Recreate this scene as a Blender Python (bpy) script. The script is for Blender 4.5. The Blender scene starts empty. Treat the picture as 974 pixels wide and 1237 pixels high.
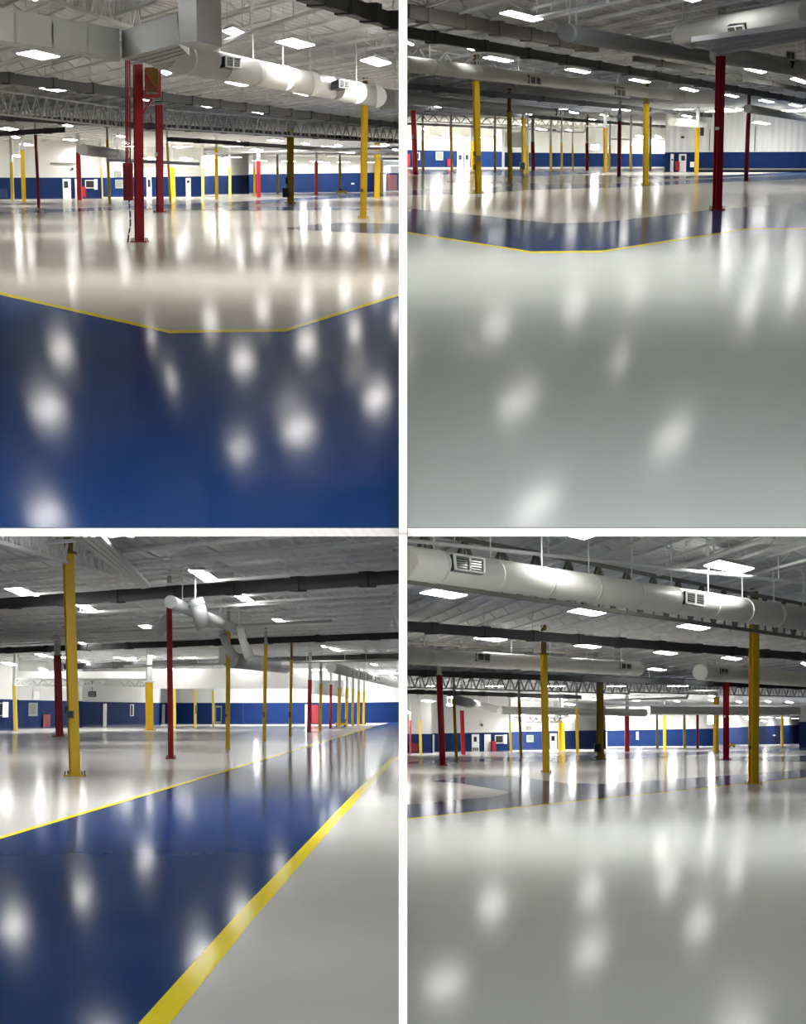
import bpy, math, random
from mathutils import Vector, Matrix
random.seed(7)
C = bpy.context.scene.collection
F = 2400.0; CX = 487.0; CY = 618.5; H = 1.6
SC = bpy.context.scene

# ------------------------------------------------------------------ halls
class Hall: pass
def mk_hall(name, yh, side, zc, vpa, vpb, front, ceil0, far, lamp_e, x0, x1, where):
    h = Hall(); h.name = name; h.yh = yh; h.side = side; h.zc = zc; h.vpa = vpa; h.vpb = vpb
    h.a = math.atan((CY-yh)/F); h.front = front; h.ceil0 = ceil0; h.far = far
    h.lamp_e = lamp_e; h.x0 = x0; h.x1 = x1; h.where = where; h.cols = []
    return h
TL = mk_hall('tl', 222, -1, H+4.9, 1050, -470, 638, 9.0, 420, 25, 0, 482, 'upper left hall')
TR = mk_hall('tr', 187, 1, H+4.3, 1310, -50, 638, 9.0, 420, 23, 492, 974, 'upper right hall')
BL = mk_hall('bl', 856, -1, H+4.3, -1800, 525, 1500, 24.5, 420, 27, 0, 482, 'lower left hall')
BR = mk_hall('br', 891, 1, H+5.2, 2050, 190, 1500, 26.5, 560, 22, 492, 974, 'lower right hall')
for h in (TL, TR, BL, BR):
    h.M = Matrix.Translation((0, 0, H)) @ Matrix.Rotation(h.a-BR.a, 4, 'X') @ Matrix.Translation((0, 0, -H))

def ray(h, px, py):
    x, y, z = px-CX, F, CY-py
    c, s = math.cos(h.a), math.sin(h.a)
    return Vector((x, y*c+z*s, -y*s+z*c))
EYE = Vector((0, 0, H))
def onz(h, px, py, z):
    r = ray(h, px, py); return EYE + r*((z-H)/r.z)
def ond(h, px, py, d):
    r = ray(h, px, py); return EYE + r*(d/r.y)

# ------------------------------------------------------------------ materials
def srgb(r, g, b):
    f = lambda c: (c/255/12.92) if c/255 <= .04045 else ((c/255+.055)/1.055)**2.4
    return (f(r), f(g), f(b), 1)
def mat(name, col, rough=.5, metal=0, var=.06, scale=6, bump=0, emit=None, spec=.4):
    m = bpy.data.materials.new(name); m.use_nodes = True
    nt = m.node_tree; N = nt.nodes; L = nt.links; b = N['Principled BSDF']
    b.inputs['Roughness'].default_value = rough; b.inputs['Metallic'].default_value = metal
    b.inputs['Specular IOR Level'].default_value = spec
    tc = N.new('ShaderNodeTexCoord'); nz = N.new('ShaderNodeTexNoise')
    nz.inputs['Scale'].default_value = scale; nz.inputs['Detail'].default_value = 4
    L.new(tc.outputs['Object'], nz.inputs['Vector'])
    mx = N.new('ShaderNodeMix'); mx.data_type = 'RGBA'
    mx.inputs[6].default_value = tuple(c*(1-var) for c in col[:3])+(1,)
    mx.inputs[7].default_value = tuple(min(1, c*(1+var)) for c in col[:3])+(1,)
    L.new(nz.outputs['Fac'], mx.inputs[0]); L.new(mx.outputs[2], b.inputs['Base Color'])
    if bump:
        bp = N.new('ShaderNodeBump'); bp.inputs['Strength'].default_value = bump; bp.inputs['Distance'].default_value = .02
        L.new(nz.outputs['Fac'], bp.inputs['Height']); L.new(bp.outputs[0], b.inputs['Normal'])
    if emit:
        b.inputs['Emission Color'].default_value = (1, .985, .96, 1); b.inputs['Emission Strength'].default_value = emit
    return m

FL_SCALE = 4.6
def floor_mat(name, col, rough=.15, var=.05, spec0=.04):
    """painted epoxy floor: diffuse paint under a clear coat whose mirror share grows towards grazing angles"""
    m = bpy.data.materials.new(name); m.use_nodes = True
    nt = m.node_tree; N = nt.nodes; L = nt.links
    N.remove(N['Principled BSDF']); out = N['Material Output']
    tc = N.new('ShaderNodeTexCoord')
    nz = N.new('ShaderNodeTexNoise'); nz.inputs['Scale'].default_value = .6; nz.inputs['Detail'].default_value = 3
    L.new(tc.outputs['Object'], nz.inputs['Vector'])
    mx = N.new('ShaderNodeMix'); mx.data_type = 'RGBA'
    mx.inputs[6].default_value = tuple(c*(1-var) for c in col[:3])+(1,)
    mx.inputs[7].default_value = tuple(min(1, c*(1+var)) for c in col[:3])+(1,)
    L.new(nz.outputs['Fac'], mx.inputs[0])
    df = N.new('ShaderNodeBsdfDiffuse'); L.new(mx.outputs[2], df.inputs['Color'])
    gl = N.new('ShaderNodeBsdfGlossy'); gl.distribution = 'GGX'; gl.inputs['Roughness'].default_value = rough
    gl.inputs['Color'].default_value = (1, 1, 1, 1)
    cx = N.new('ShaderNodeCombineXYZ'); cx.inputs[0].default_value = 1
    vt = N.new('ShaderNodeVectorTransform'); vt.vector_type = 'VECTOR'; vt.convert_from = 'OBJECT'; vt.convert_to = 'WORLD'
    L.new(cx.outputs[0], vt.inputs[0]); L.new(vt.outputs[0], gl.inputs['Tangent']); gl.inputs['Anisotropy'].default_value = -.5
    n2 = N.new('ShaderNodeTexNoise'); n2.inputs['Scale'].default_value = 1.3; n2.inputs['Detail'].default_value = 2
    mp = N.new('ShaderNodeMapping'); mp.inputs['Scale'].default_value = (1, .35, 1)
    L.new(tc.outputs['Object'], mp.inputs['Vector']); L.new(mp.outputs[0], n2.inputs['Vector'])
    bp = N.new('ShaderNodeBump'); bp.inputs['Strength'].default_value = .05; bp.inputs['Distance'].default_value = .012
    L.new(n2.outputs['Fac'], bp.inputs['Height']); L.new(bp.outputs[0], gl.inputs['Normal'])
    ge = N.new('ShaderNodeNewGeometry')
    dot = N.new('ShaderNodeVectorMath'); dot.operation = 'DOT_PRODUCT'
    L.new(ge.outputs['Incoming'], dot.inputs[0]); L.new(ge.outputs['True Normal'], dot.inputs[1])
    def mth(op, a, b, clamp=False):
        n = N.new('ShaderNodeMath'); n.operation = op; n.use_clamp = clamp
        for i, v in enumerate((a, b)):
            if v is None: continue
            if isinstance(v, (int, float)): n.inputs[i].default_value = v
            else: L.new(v, n.inputs[i])
        return n.outputs[0]
    ab = mth('ABSOLUTE', dot.outputs['Value'], None)
    sc = mth('MULTIPLY', ab, FL_SCALE, True)
    inv = mth('SUBTRACT', 1.0, sc, True)
    pw = mth('POWER', inv, 4.5)
    k = mth('MULTIPLY', pw, .62); f0 = mth('ADD', k, spec0, True)
    n3 = N.new('ShaderNodeTexNoise'); n3.inputs['Scale'].default_value = 9; n3.inputs['Detail'].default_value = 5; L.new(tc.outputs['Object'], n3.inputs['Vector'])
    wv = mth('ADD', mth('MULTIPLY', n3.outputs['Fac'], .16), .92); fr = mth('MULTIPLY', f0, wv, True)
    ms = N.new('ShaderNodeMixShader'); L.new(fr, ms.inputs[0]); L.new(df.outputs[0], ms.inputs[1]); L.new(gl.outputs[0], ms.inputs[2])
    L.new(ms.outputs[0], out.inputs['Surface'])
    return m

M = {}
M['red'] = mat('red_paint', srgb(150, 16, 34), .35)
M['dred'] = mat('dark_red_paint', srgb(120, 14, 26), .45)
M['yellow'] = mat('yellow_paint', srgb(218, 178, 22), .4)
M['pale'] = mat('haze_washed_yellow', srgb(215, 190, 84), .4)  # yellow columns washed out by lamps and haze, the wash put into the colour
M['brown'] = mat('brown_primer', srgb(120, 92, 40), .6)
M['steel'] = mat('white_steel_paint', srgb(190, 192, 190), .5)
M['joist'] = mat('grey_joist_paint', srgb(238, 239, 239), .55)
M['tray'] = mat('dark_grey_tray', srgb(50, 52, 53), .5)
M['brtray'] = mat('bronze_grey_tray', srgb(120, 116, 106), .45)
M['duct'] = mat('duct_paint', srgb(222, 222, 216), .42, 0, .05, 3, .1)
M['gduct'] = mat('grey_duct_sheet', srgb(160, 163, 163), .4, .1, .05, 3, .1)
M['lduct'] = mat('light_grey_duct_sheet', srgb(196, 198, 196), .5, 0, .05, 3, .1)
M['white'] = mat('white_paint', srgb(225, 226, 224), .5)
M['wallw'] = mat('white_wall', srgb(196, 197, 194), .7)
M['blue'] = mat('blue_wall', srgb(12, 38, 84), .75, spec=.15)
M['dblue'] = mat('dark_blue_wall', srgb(22, 42, 88), .5)
M['black'] = mat('black_plastic', srgb(26, 27, 30), .5)
M['gbox'] = mat('grey_box', srgb(112, 114, 106), .5)
M['glass'] = mat('dark_glass', srgb(46, 54, 60), .12)
M['green'] = mat('grey_green_panel', srgb(120, 140, 134), .5)
M['housing'] = mat('fixture_housing', srgb(215, 215, 212), .5)
for h in (TL, TR, BL, BR):
    M['lamp_'+h.name] = mat('lamp_diffuser_'+h.name, (1, 1, 1, 1), .4, emit=h.lamp_e)
M['glow'] = mat('bright_lamp', (1, 1, 1, 1), .4, emit=40)

def deck_mat(ang):
    m = mat('roof_deck', srgb(228, 230, 230), .6)
    nt = m.node_tree; N = nt.nodes; L = nt.links; b = N['Principled BSDF']
    tc = N.new('ShaderNodeTexCoord'); mp = N.new('ShaderNodeMapping'); mp.inputs['Rotation'].default_value = (0, 0, -ang)
    wv = N.new('ShaderNodeTexWave'); wv.wave_type = 'BANDS'; wv.bands_direction = 'X'; wv.inputs['Scale'].default_value = .9
    wv.wave_profile = 'SIN'
    L.new(tc.outputs['Object'], mp.inputs['Vector']); L.new(mp.outputs[0], wv.inputs['Vector'])
    bp = N.new('ShaderNodeBump'); bp.inputs['Strength'].default_value = .8; bp.inputs['Distance'].default_value = .08
    L.new(wv.outputs['Fac'], bp.inputs['Height']); L.new(bp.outputs[0], b.inputs['Normal'])
    return m
def edge_mat():
    m = mat('cream_slab_edge', srgb(244, 243, 238), .7)
    nt = m.node_tree; N = nt.nodes; L = nt.links; b = N['Principled BSDF']
    tc = N.new('ShaderNodeTexCoord'); mp = N.new('ShaderNodeMapping'); mp.inputs['Rotation'].default_value = (0, .8, 0)
    wv = N.new('ShaderNodeTexWave'); wv.inputs['Scale'].default_value = 9
    mx = N.new('ShaderNodeMix'); mx.data_type = 'RGBA'
    mx.inputs[6].default_value = srgb(244, 236, 230); mx.inputs[7].default_value = srgb(246, 247, 244)
    L.new(tc.outputs['Object'], mp.inputs['Vector']); L.new(mp.outputs[0], wv.inputs['Vector'])
    L.new(wv.outputs['Fac'], mx.inputs[0]); L.new(mx.outputs[2], b.inputs['Base Color'])
    return m
M['edge'] = edge_mat()
def wall_rib():
    m = mat('ribbed_white_wall', srgb(205, 207, 206), .55)
    nt = m.node_tree; N = nt.nodes; L = nt.links; b = N['Principled BSDF']
    tc = N.new('ShaderNodeTexCoord'); wv = N.new('ShaderNodeTexWave'); wv.inputs['Scale'].default_value = .55
    L.new(tc.outputs['Object'], wv.inputs['Vector'])
    bp = N.new('ShaderNodeBump'); bp.inputs['Strength'].default_value = .6; bp.inputs['Distance'].default_value = .08
    L.new(wv.outputs['Fac'], bp.inputs['Height']); L.new(bp.outputs[0], b.inputs['Normal'])
    return m
M['rib'] = wall_rib()

# ------------------------------------------------------------------ mesh builder
class MB:
    def __init__(s): s.v = []; s.f = []; s.mi = []; s.mats = []
    def slot(s, m):
        if m not in s.mats: s.mats.append(m)
        return s.mats.index(m)
    def poly(s, pts, m=0):
        n = len(s.v); s.v += [Vector(p) for p in pts]; s.f.append(tuple(range(n, n+len(pts)))); s.mi.append(m)
    def prism(s, A, B, m=0, caps=True):
        """two matching rings of points"""
        n = len(s.v); k = len(A)
        s.v += [Vector(p) for p in A]+[Vector(p) for p in B]
        for i in range(k):
            j = (i+1) % k; s.f.append((n+i, n+j, n+k+j, n+k+i)); s.mi.append(m)
        if caps:
            s.f.append(tuple(n+i for i in reversed(range(k)))); s.f.append(tuple(n+k+i for i in range(k))); s.mi += [m, m]
    def box(s, x0, x1, y0, y1, z0, z1, m=0):
        s.prism([(x0, y0, z0), (x1, y0, z0), (x1, y1, z0), (x0, y1, z0)], [(x0, y0, z1), (x1, y0, z1), (x1, y1, z1), (x0, y1, z1)], m)
    def bar(s, p, q, w, hh, m=0):
        """rectangular bar from p to q, width w sideways, hh upright"""
        p = Vector(p); q = Vector(q); d = (q-p).normalized()
        sd = d.cross(Vector((0, 0, 1)))
        if sd.length < 1e-4: sd = Vector((1, 0, 0))
        sd.normalize(); up = sd.cross(d).normalized()
        o = [(-w/2, -hh/2), (w/2, -hh/2), (w/2, hh/2), (-w/2, hh/2)]
        s.prism([p+sd*a+up*b for a, b in o], [q+sd*a+up*b for a, b in o], m)
    def tube(s, pts, r, n=16, m=0, rs=None):
        pts = [Vector(p) for p in pts]; rings = []; prev = None
        for i, p in enumerate(pts):
            d = (pts[min(i+1, len(pts)-1)]-pts[max(i-1, 0)]).normalized()
            ref = Vector((0, 0, 1)) if abs(d.z) < .9 else Vector((1, 0, 0))
            if prev is not None: ref = prev
            sd = d.cross(ref).normalized(); up = sd.cross(d).normalized(); prev = up
            rr = rs[i] if rs else r
            rings.append([p+(sd*math.cos(2*math.pi*k/n)+up*math.sin(2*math.pi*k/n))*rr for k in range(n)])
        b = len(s.v)
        for R in rings: s.v += R
        for i in range(len(rings)-1):
            for k in range(n):
                j = (k+1) % n
                s.f.append((b+i*n+k, b+i*n+j, b+(i+1)*n+j, b+(i+1)*n+k)); s.mi.append(m)
        s.f.append(tuple(b+k for k in reversed(range(n)))); s.f.append(tuple(b+(len(rings)-1)*n+k for k in range(n))); s.mi += [m, m]
    def build(s, name, mats, h, loc=None, parent=None, smooth=False):
        if not isinstance(mats, (list, tuple)): mats = [mats]
        if parent is not None: loc = parent['_loc']; loc = Vector(loc)
        elif loc is None: loc = Vector((sum(v.x for v in s.v)/len(s.v), sum(v.y for v in s.v)/len(s.v), min(v.z for v in s.v)))
        loc = Vector(loc)
        if h is not None and name not in ('wall_center',):
            for v in s.v:
                if h.side < 0 and v.x > -.02: v.x = -.02
                if h.side > 0 and v.x < .02: v.x = .02
        me = bpy.data.meshes.new(name); me.from_pydata([v-loc for v in s.v], [], s.f)
        for m in mats: me.materials.append(m)
        me.polygons.foreach_set('material_index', s.mi)
        if smooth:
            me.polygons.foreach_set('use_smooth', [len(f) == 4 for f in s.f])
        me.update()
        o = bpy.data.objects.new(name, me); C.objects.link(o)
        if parent is not None:
            o.parent = parent; o['_loc'] = list(loc)
        else:
            o.matrix_world = h.M @ Matrix.Translation(loc); o['_loc'] = list(loc)
        return o
def tag(o, label, cat, group=None, kind=None):
    if label: o['label'] = label
    if cat: o['category'] = cat
    if group: o['group'] = group
    if kind: o['kind'] = kind
    return o
def struct(o, label=None):
    o['kind'] = 'structure'
    if label: o['label'] = label
    return o
ORD = ['zeroth', 'first', 'second', 'third', 'fourth', 'fifth', 'sixth', 'seventh', 'eighth', 'ninth', 'tenth', 'eleventh', 'twelfth', 'thirteenth', 'fourteenth', 'fifteenth', 'sixteenth', 'seventeenth', 'eighteenth', 'nineteenth', 'twentieth']

# ------------------------------------------------------------------ floors
def xout(h, d):   # outer side wall
    return h.side*(3+548/F*d)
def floor(h, base_mat, polys, far):
    """one slab, its painted zones laid as faces of the same mesh"""
    b = MB(); mats = [base_mat, M['edge']]
    if h.front < 1000:
        yf = onz(h, 487, 638, 0).y
    else: yf = 7.2
    xi = 0.0; xo0 = xout(h, yf)*1.6; xo1 = xout(h, far)
    P = [(xi, yf), (xo0, yf), (xo1, far), (xi, far)]
    if h.side < 0: P = [P[1], P[0], P[3], P[2]]
    t = onz(h, 487, 638, 0); th = -ond(h, 487, 648, yf).z if h.front < 1000 else .1
    b.prism([(x, y, -th) for x, y in P], [(x, y, 0) for x, y in P], 1)
    b.mi[-1] = 0
    for k, (m, pts, lift) in enumerate(polys):
        if m not in mats: mats.append(m)
        q = []
        for (x, y) in pts:
            p = onz(h, x, y, 0)
            if h.side < 0: p.x = min(p.x, -.0)
            else: p.x = max(p.x, .0)
            if p.y < yf: p.y = yf+.001
            q.append((p.x, p.y, lift))
        b.poly(q, mats.index(m))
    o = b.build('floor', mats, h, Vector((0, yf, 0)))
    # make sure painted faces point up
    for p in o.data.polygons:
        if p.index >= 6 and p.normal.z < 0: p.flip()
    struct(o, 'painted glossy floor of the '+h.where)
    return o
def line_strip(h, pts, w_px):
    """yellow line polygon strips between pixel points; width in pixels (vertical) at each point"""
    out = []
    for (x0, y0, w0), (x1, y1, w1) in zip(pts, pts[1:]):
        out.append([(x0, y0-w0/2), (x1, y1-w1/2), (x1, y1+w1/2), (x0, y0+w0/2)])
    return out

fcream = floor_mat('cream_floor_coating', srgb(212, 206, 194), .1)
fcream2 = floor_mat('off_white_floor_coating', srgb(212, 207, 194), .1)
fgrey = floor_mat('grey_floor_coating', srgb(206, 210, 207), .115, spec0=.06)
fgrey2 = floor_mat('light_grey_floor_coating', srgb(204, 205, 202), .115, spec0=.05)
fwhite = floor_mat('pale_grey_floor_coating', srgb(212, 210, 207), .1)
fblue = floor_mat('blue_floor_coating', srgb(16, 76, 150), .1, spec0=.06)
fblue2 = floor_mat('navy_floor_coating', srgb(16, 55, 110), .1, spec0=.06)
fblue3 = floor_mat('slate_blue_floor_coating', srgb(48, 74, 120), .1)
fyel = floor_mat('yellow_line_coating', srgb(245, 225, 40), .12)

tl = []
tl.append((fblue, [(-60, 342), (0, 355), (205, 402), (345, 400), (487, 355.5), (487, 638), (-60, 638)], .003))
for q in line_strip(TL, [(-60, 341, 3), (0, 355, 3.5), (205, 401.5, 3.5), (345, 399.5, 3.5), (487, 355.5, 3)], 3): tl.append((fyel, q, .006))
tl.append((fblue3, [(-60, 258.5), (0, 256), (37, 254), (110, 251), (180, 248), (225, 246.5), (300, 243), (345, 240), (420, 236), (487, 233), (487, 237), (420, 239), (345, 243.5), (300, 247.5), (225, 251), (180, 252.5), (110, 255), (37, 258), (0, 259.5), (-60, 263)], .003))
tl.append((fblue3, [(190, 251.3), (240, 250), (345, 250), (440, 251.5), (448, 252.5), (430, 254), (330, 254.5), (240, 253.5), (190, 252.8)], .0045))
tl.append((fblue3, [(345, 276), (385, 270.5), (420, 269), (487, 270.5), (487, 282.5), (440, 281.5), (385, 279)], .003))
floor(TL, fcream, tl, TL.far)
tr = []
tr.append((fgrey, [(487, 281), (643, 305), (728, 304), (905, 276.5), (1035, 277), (1035, 638), (487, 638)], .003))
tr.append((fblue3, [(487, 251), (575, 260), (670, 270), (730, 268.5), (860, 253.5), (974, 245), (1035, 241), (1035, 277), (905, 276.5), (728, 304), (643, 305), (487, 281)], .0045))
for q in line_strip(TR, [(487, 280.5, 1.6), (643, 305, 2), (728, 304, 2), (905, 276.5, 1.6), (1035, 277, 1.5)], 3): tr.append((fyel, q, .006))
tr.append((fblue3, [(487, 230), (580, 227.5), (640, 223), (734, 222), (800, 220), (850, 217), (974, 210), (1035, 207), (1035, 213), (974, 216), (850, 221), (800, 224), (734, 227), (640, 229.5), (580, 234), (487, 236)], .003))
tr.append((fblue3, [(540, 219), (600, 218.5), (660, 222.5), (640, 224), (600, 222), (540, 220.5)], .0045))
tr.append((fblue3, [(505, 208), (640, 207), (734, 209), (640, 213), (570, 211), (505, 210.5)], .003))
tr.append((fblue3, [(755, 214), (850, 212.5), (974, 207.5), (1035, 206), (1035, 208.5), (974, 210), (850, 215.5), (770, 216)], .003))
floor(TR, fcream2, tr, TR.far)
bl = []
bl.append((fblue2, [(-60, 1031), (0, 1013), (450, 878), (487, 869.5), (487, 905), (476, 915), (390, 1005), (295, 1111), (188, 1237), (150, 1282), (-200, 1400), (-300, 1200)], .003))
for q in line_strip(BL, [(-60, 1030.5, 4), (0, 1012.5, 3.4), (240, 941, 2.4), (450, 878, 1.2)], 3): bl.append((fyel, q, .006))
bl.append((fyel, [(474, 915), (479, 915), (487, 914.5), (487, 917), (480, 917.5), (440, 958), (400, 1002), (309, 1108), (206, 1237), (160, 1297), (120, 1297), (168, 1237), (284, 1108), (390, 998), (430, 956)], .006))
bl.append((fgrey2, [(487, 917), (480, 917.5), (440, 958), (400, 1002), (309, 1108), (206, 1237), (170, 1285), (487, 1285)], .0045))
floor(BL, fwhite, bl, BL.far)
br = []
br.append((fblue3, [(487, 972.5), (600, 962), (618, 957), (555, 946), (522, 944), (555, 939.3), (620, 938), (684, 946), (728, 947), (848, 939), (974, 930), (1035, 926), (1035, 934), (974, 939.5), (902, 947), (661, 972), (487, 990)], .003))
br.append((fgrey, [(487, 990), (661, 972), (902, 947), (974, 939.5), (1035, 934), (1035, 1400), (487, 1400)], .0045))
for q in line_strip(BR, [(487, 990, 1.2), (661, 972, 1.1), (902, 947, 1), (1035, 934, .9)], 3): br.append((fyel, q, .006))
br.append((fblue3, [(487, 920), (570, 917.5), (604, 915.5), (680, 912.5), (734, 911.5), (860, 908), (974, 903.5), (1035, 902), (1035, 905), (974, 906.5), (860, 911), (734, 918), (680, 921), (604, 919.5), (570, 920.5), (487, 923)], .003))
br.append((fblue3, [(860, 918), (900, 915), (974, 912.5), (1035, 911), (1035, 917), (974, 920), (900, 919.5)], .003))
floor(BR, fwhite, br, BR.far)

# ------------------------------------------------------------------ walls
def wall_depth(h, px):
    W = h.wall
    for seg in W:
        (xa, A), (xb, B) = seg[0], seg[1]
        if xa <= px <= xb:
            r = ray(h, px, h.yh); k = r.x/r.y
            # A + t(B-A): x = k*y
            dx, dy = B.x-A.x, B.y-A.y
            t = (k*A.y-A.x)/(dx-k*dy)
            return A.y+t*dy
    return W[-1][1][1].y
def walls(h, segs, lowmat, upmat):
    """segs: (x0, base0, x1, base1, blue_top_y0, blue_top_y1)"""
    h.wall = []
    names = ['wall_back', 'wall_back_left', 'wall_back_right', 'wall_recess', 'wall_far', 'wall_end']
    for i, s in enumerate(segs):
        x0, b0, x1, b1, t0, t1 = s[:6]
        lm = s[6] if len(s) > 6 else lowmat; um = s[7] if len(s) > 7 else upmat
        A = onz(h, x0, b0, 0); B = onz(h, x1, b1, 0)
        h.wall.append(((x0, A), (x1, B)))
        za = ond(h, x0, t0, A.y).z; zb = ond(h, x1, t1, B.y).z
        b = MB(); T = Vector((0, .6, 0)); U = lambda p, z: Vector((p.x, p.y, z))
        b.prism([A, B, B+T, A+T], [U(A, za), U(B, zb), U(B+T, zb), U(A+T, za)], 0)
        b.prism([U(A, za), U(B, zb), U(B+T, zb), U(A+T, za)], [U(A, h.zc), U(B, h.zc), U(B+T, h.zc), U(A+T, h.zc)], 1)
        o = b.build(names[i % len(names)], [lm, um], h, (A+B)/2)
        struct(o, 'blue and white back wall of the '+h.where)
        # skirting
        b = MB(); o1 = Vector((0, -.05, 0)); b.prism([A+o1, B+o1, B, A], [U(A+o1, .14), U(B+o1, .14), U(B, .14), U(A, .14)])
        struct(b.build('baseboard_back', M['dblue'], h))
        # jog to next segment
        if i+1 < len(segs):
            n = segs[i+1]; Q = onz(h, n[0], n[1], 0)
            if (Q-B).length > .3:
                zq = ond(h, n[0], n[4], Q.y).z; q2 = Vector((.15*(1 if Q.y > B.y else -1), 0, 0))
                b = MB(); b.prism([B, Q, Q+q2, B+q2], [U(B, zb), U(Q, zq), U(Q+q2, zq), U(B+q2, zb)], 0)
                b.prism([U(B, zb), U(Q, zq), U(Q+q2, zq), U(B+q2, zb)], [U(B, h.zc), U(Q, h.zc), U(Q+q2, h.zc), U(B+q2, h.zc)], 1)
                struct(b.build('wall_return', [lm, um], h))
    # outer side wall
    b = MB(); d0, d1 = 7.2, h.far
    s = h.side
    A = Vector((xout(h, d0), d0, 0)); B = Vector((xout(h, d1), d1, 0)); T = Vector((s*.3, 0, 0))
    U = lambda p, z: Vector((p.x, p.y, z))
    b.prism([A, B, B+T, A+T], [U(A, 2.4), U(B, 2.4), U(B+T, 2.4), U(A+T, 2.4)], 0)
    b.prism([U(A, 2.4), U(B, 2.4), U(B+T, 2.4), U(A+T, 2.4)], [U(A, h.zc), U(B, h.zc), U(B+T, h.zc), U(A+T, h.zc)], 1)
    struct(b.build('wall_left' if s < 0 else 'wall_right', [M['blue'], M['wallw']], h), 'side wall of the '+h.where)

walls(TL, [(-58, 241.2, 121, 240, 214.5, 214.5), (121, 238, 244, 237.6, 214.5, 213), (244, 235.5, 300, 234.5, 212.5, 211.5), (300, 233.2, 462, 232.2, 210.5, 208.5), (462, 231, 487, 230.5, 209, 209)], M['blue'], M['wallw'])
walls(TR, [(487, 202.3, 605, 202.1, 181, 183), (605, 201.8, 805, 201.6, 184, 186), (805, 207.8, 1035, 208.2, 184, 183, M['blue'], M['rib'])], M['blue'], M['wallw'])
walls(BL, [(-58, 884, 19, 882.6, 843, 845), (19, 880.6, 97, 878.8, 845.5, 847), (97, 877.8, 192, 876.4, 847.5, 849), (192, 874.6, 293, 875.2, 849, 849), (293, 875, 440, 875, 849, 848.5), (440, 873.5, 487, 873.3, 848.5, 848)], M['blue'], M['wallw'])
walls(BR, [(487, 910, 521, 909.6, 886.5, 886.5), (521, 908.2, 616, 907.6, 886, 884.5), (616, 906.5, 731, 904.5, 884, 882), (731, 901.8, 866, 901.2, 882.5, 880), (866, 900, 967, 898.8, 879.5, 875.5), (967, 904, 1035, 904.5, 872, 871)], M['blue'], M['wallw'])

# ------------------------------------------------------------------ ceilings with joists
def vdir(h, vp):
    r = ray(h, vp, h.yh); r.z = 0; return r.normalized()
def ceiling(h, joist_vp, spacing, far, jz=.42, step=3.2, jw=.10):
    d0 = h.ceil0; d1 = h.far
    x0a, x1a = 0, xout(h, d0); x0b, x1b = 0, xout(h, d1)
    P = [(x0a, d0), (x1a, d0), (x1b, d1), (x0b, d1)]
    b = MB(); b.prism([(x, y, h.zc) for x, y in P], [(x, y, h.zc+.15) for x, y in P])
    if h.side < 0:
        pass
    other = h.vpa if joist_vp == h.vpb else h.vpb
    dv = vdir(h, other); ang = math.atan2(dv.y, dv.x)-math.pi/2
    c = b.build('ceiling', deck_mat(ang), h, Vector((0, 0, h.zc)))
    struct(c, 'corrugated roof deck with open web joists over the '+h.where)
    u = vdir(h, joist_vp); n = Vector((u.y, -u.x, 0))
    cnt = 0
    # offsets range
    offs = [Vector((x, y, 0)).dot(n) for x, y in ((x0a, d0), (x1a, d0), (x1b, far), (x0b, far))]
    k0, k1 = int(min(offs)/spacing)-1, int(max(offs)/spacing)+1
    for k in range(k0, k1+1):
        base = n*(k*spacing+.3)
        ts = [t*1.0 for t in range(-20, int(far*1.6))]
        ok = []
        for t in ts:
            p = base+u*t
            if p.y < d0+.2 or p.y > far: continue
            if h.side < 0 and not (xout(h, p.y)+.1 < p.x < -.06): continue
            if h.side > 0 and not (.06 < p.x < xout(h, p.y)-.1): continue
            ok.append(t)
        if len(ok) < 4 or cnt >= 98: continue
        cnt += 1
        a, z = ok[0], ok[-1]
        A = base+u*a; Z = base+u*z
        zt = h.zc-.04; zb = h.zc-jz
        b = MB()
        b.bar(A+Vector((0, 0, zt)), Z+Vector((0, 0, zt)), jw, .06)
        b.bar(A+Vector((0, 0, zb)), Z+Vector((0, 0, zb)), jw*.9, .07)
        nseg = max(1, int((z-a)/step)); p = A; L = (Z-A)/nseg
        for i in range(nseg):
            p0 = A+L*i; pm = A+L*(i+.5); p1 = A+L*(i+1)
            if p0.y > 200: break
            for q, r in ((p0+Vector((0, 0, zt)), pm+Vector((0, 0, zb))), (pm+Vector((0, 0, zb)), p1+Vector((0, 0, zt)))):
                b.prism([q+Vector((.02, 0, 0)), q+Vector((-.02, 0, 0)), q+Vector((0, .03, .03))], [r+Vector((.02, 0, 0)), r+Vector((-.02, 0, 0)), r+Vector((0, .03, .03))], 0, False)
        b.build('joist', M['joist'], h, parent=c)
    h.ceil = c
    return c
ceiling(TL, TL.vpb, 1.7, 300)
ceiling(TR, TR.vpb, 1.5, 300)
ceiling(BL, BL.vpa, 2.8, 260, .5, 2.4, .17)
ceiling(BR, BR.vpb, 1.9, 330)

def clipx(h, p):
    return p
def truss(h, p0, p1, z0, z1, n, w=.12, mat_=None, name='truss'):
    """open web girder; pixel points lie on its bottom chord (height z0)"""
    A = onz(h, p0[0], p0[1], z0); B = onz(h, p1[0], p1[1], z0)
    up = Vector((0, 0, z1-z0)); b = MB()
    b.bar(A, B, w, w*.8); b.bar(A+up, B+up, w, w*.8)
    # web spacing even in the picture's nearer half would be wrong: even along its length
    for i in range(n):
        a = A+(B-A)*(i/n); m_ = A+(B-A)*((i+.5)/n); c = A+(B-A)*((i+1)/n)
        b.bar(a, m_+up, w*.6, w*.6); b.bar(m_+up, c, w*.6, w*.6); b.bar(m_, m_+up, w*.4, w*.4)
    return b.build(name, mat_ or M['steel'], h, parent=h.ceil)

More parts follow.
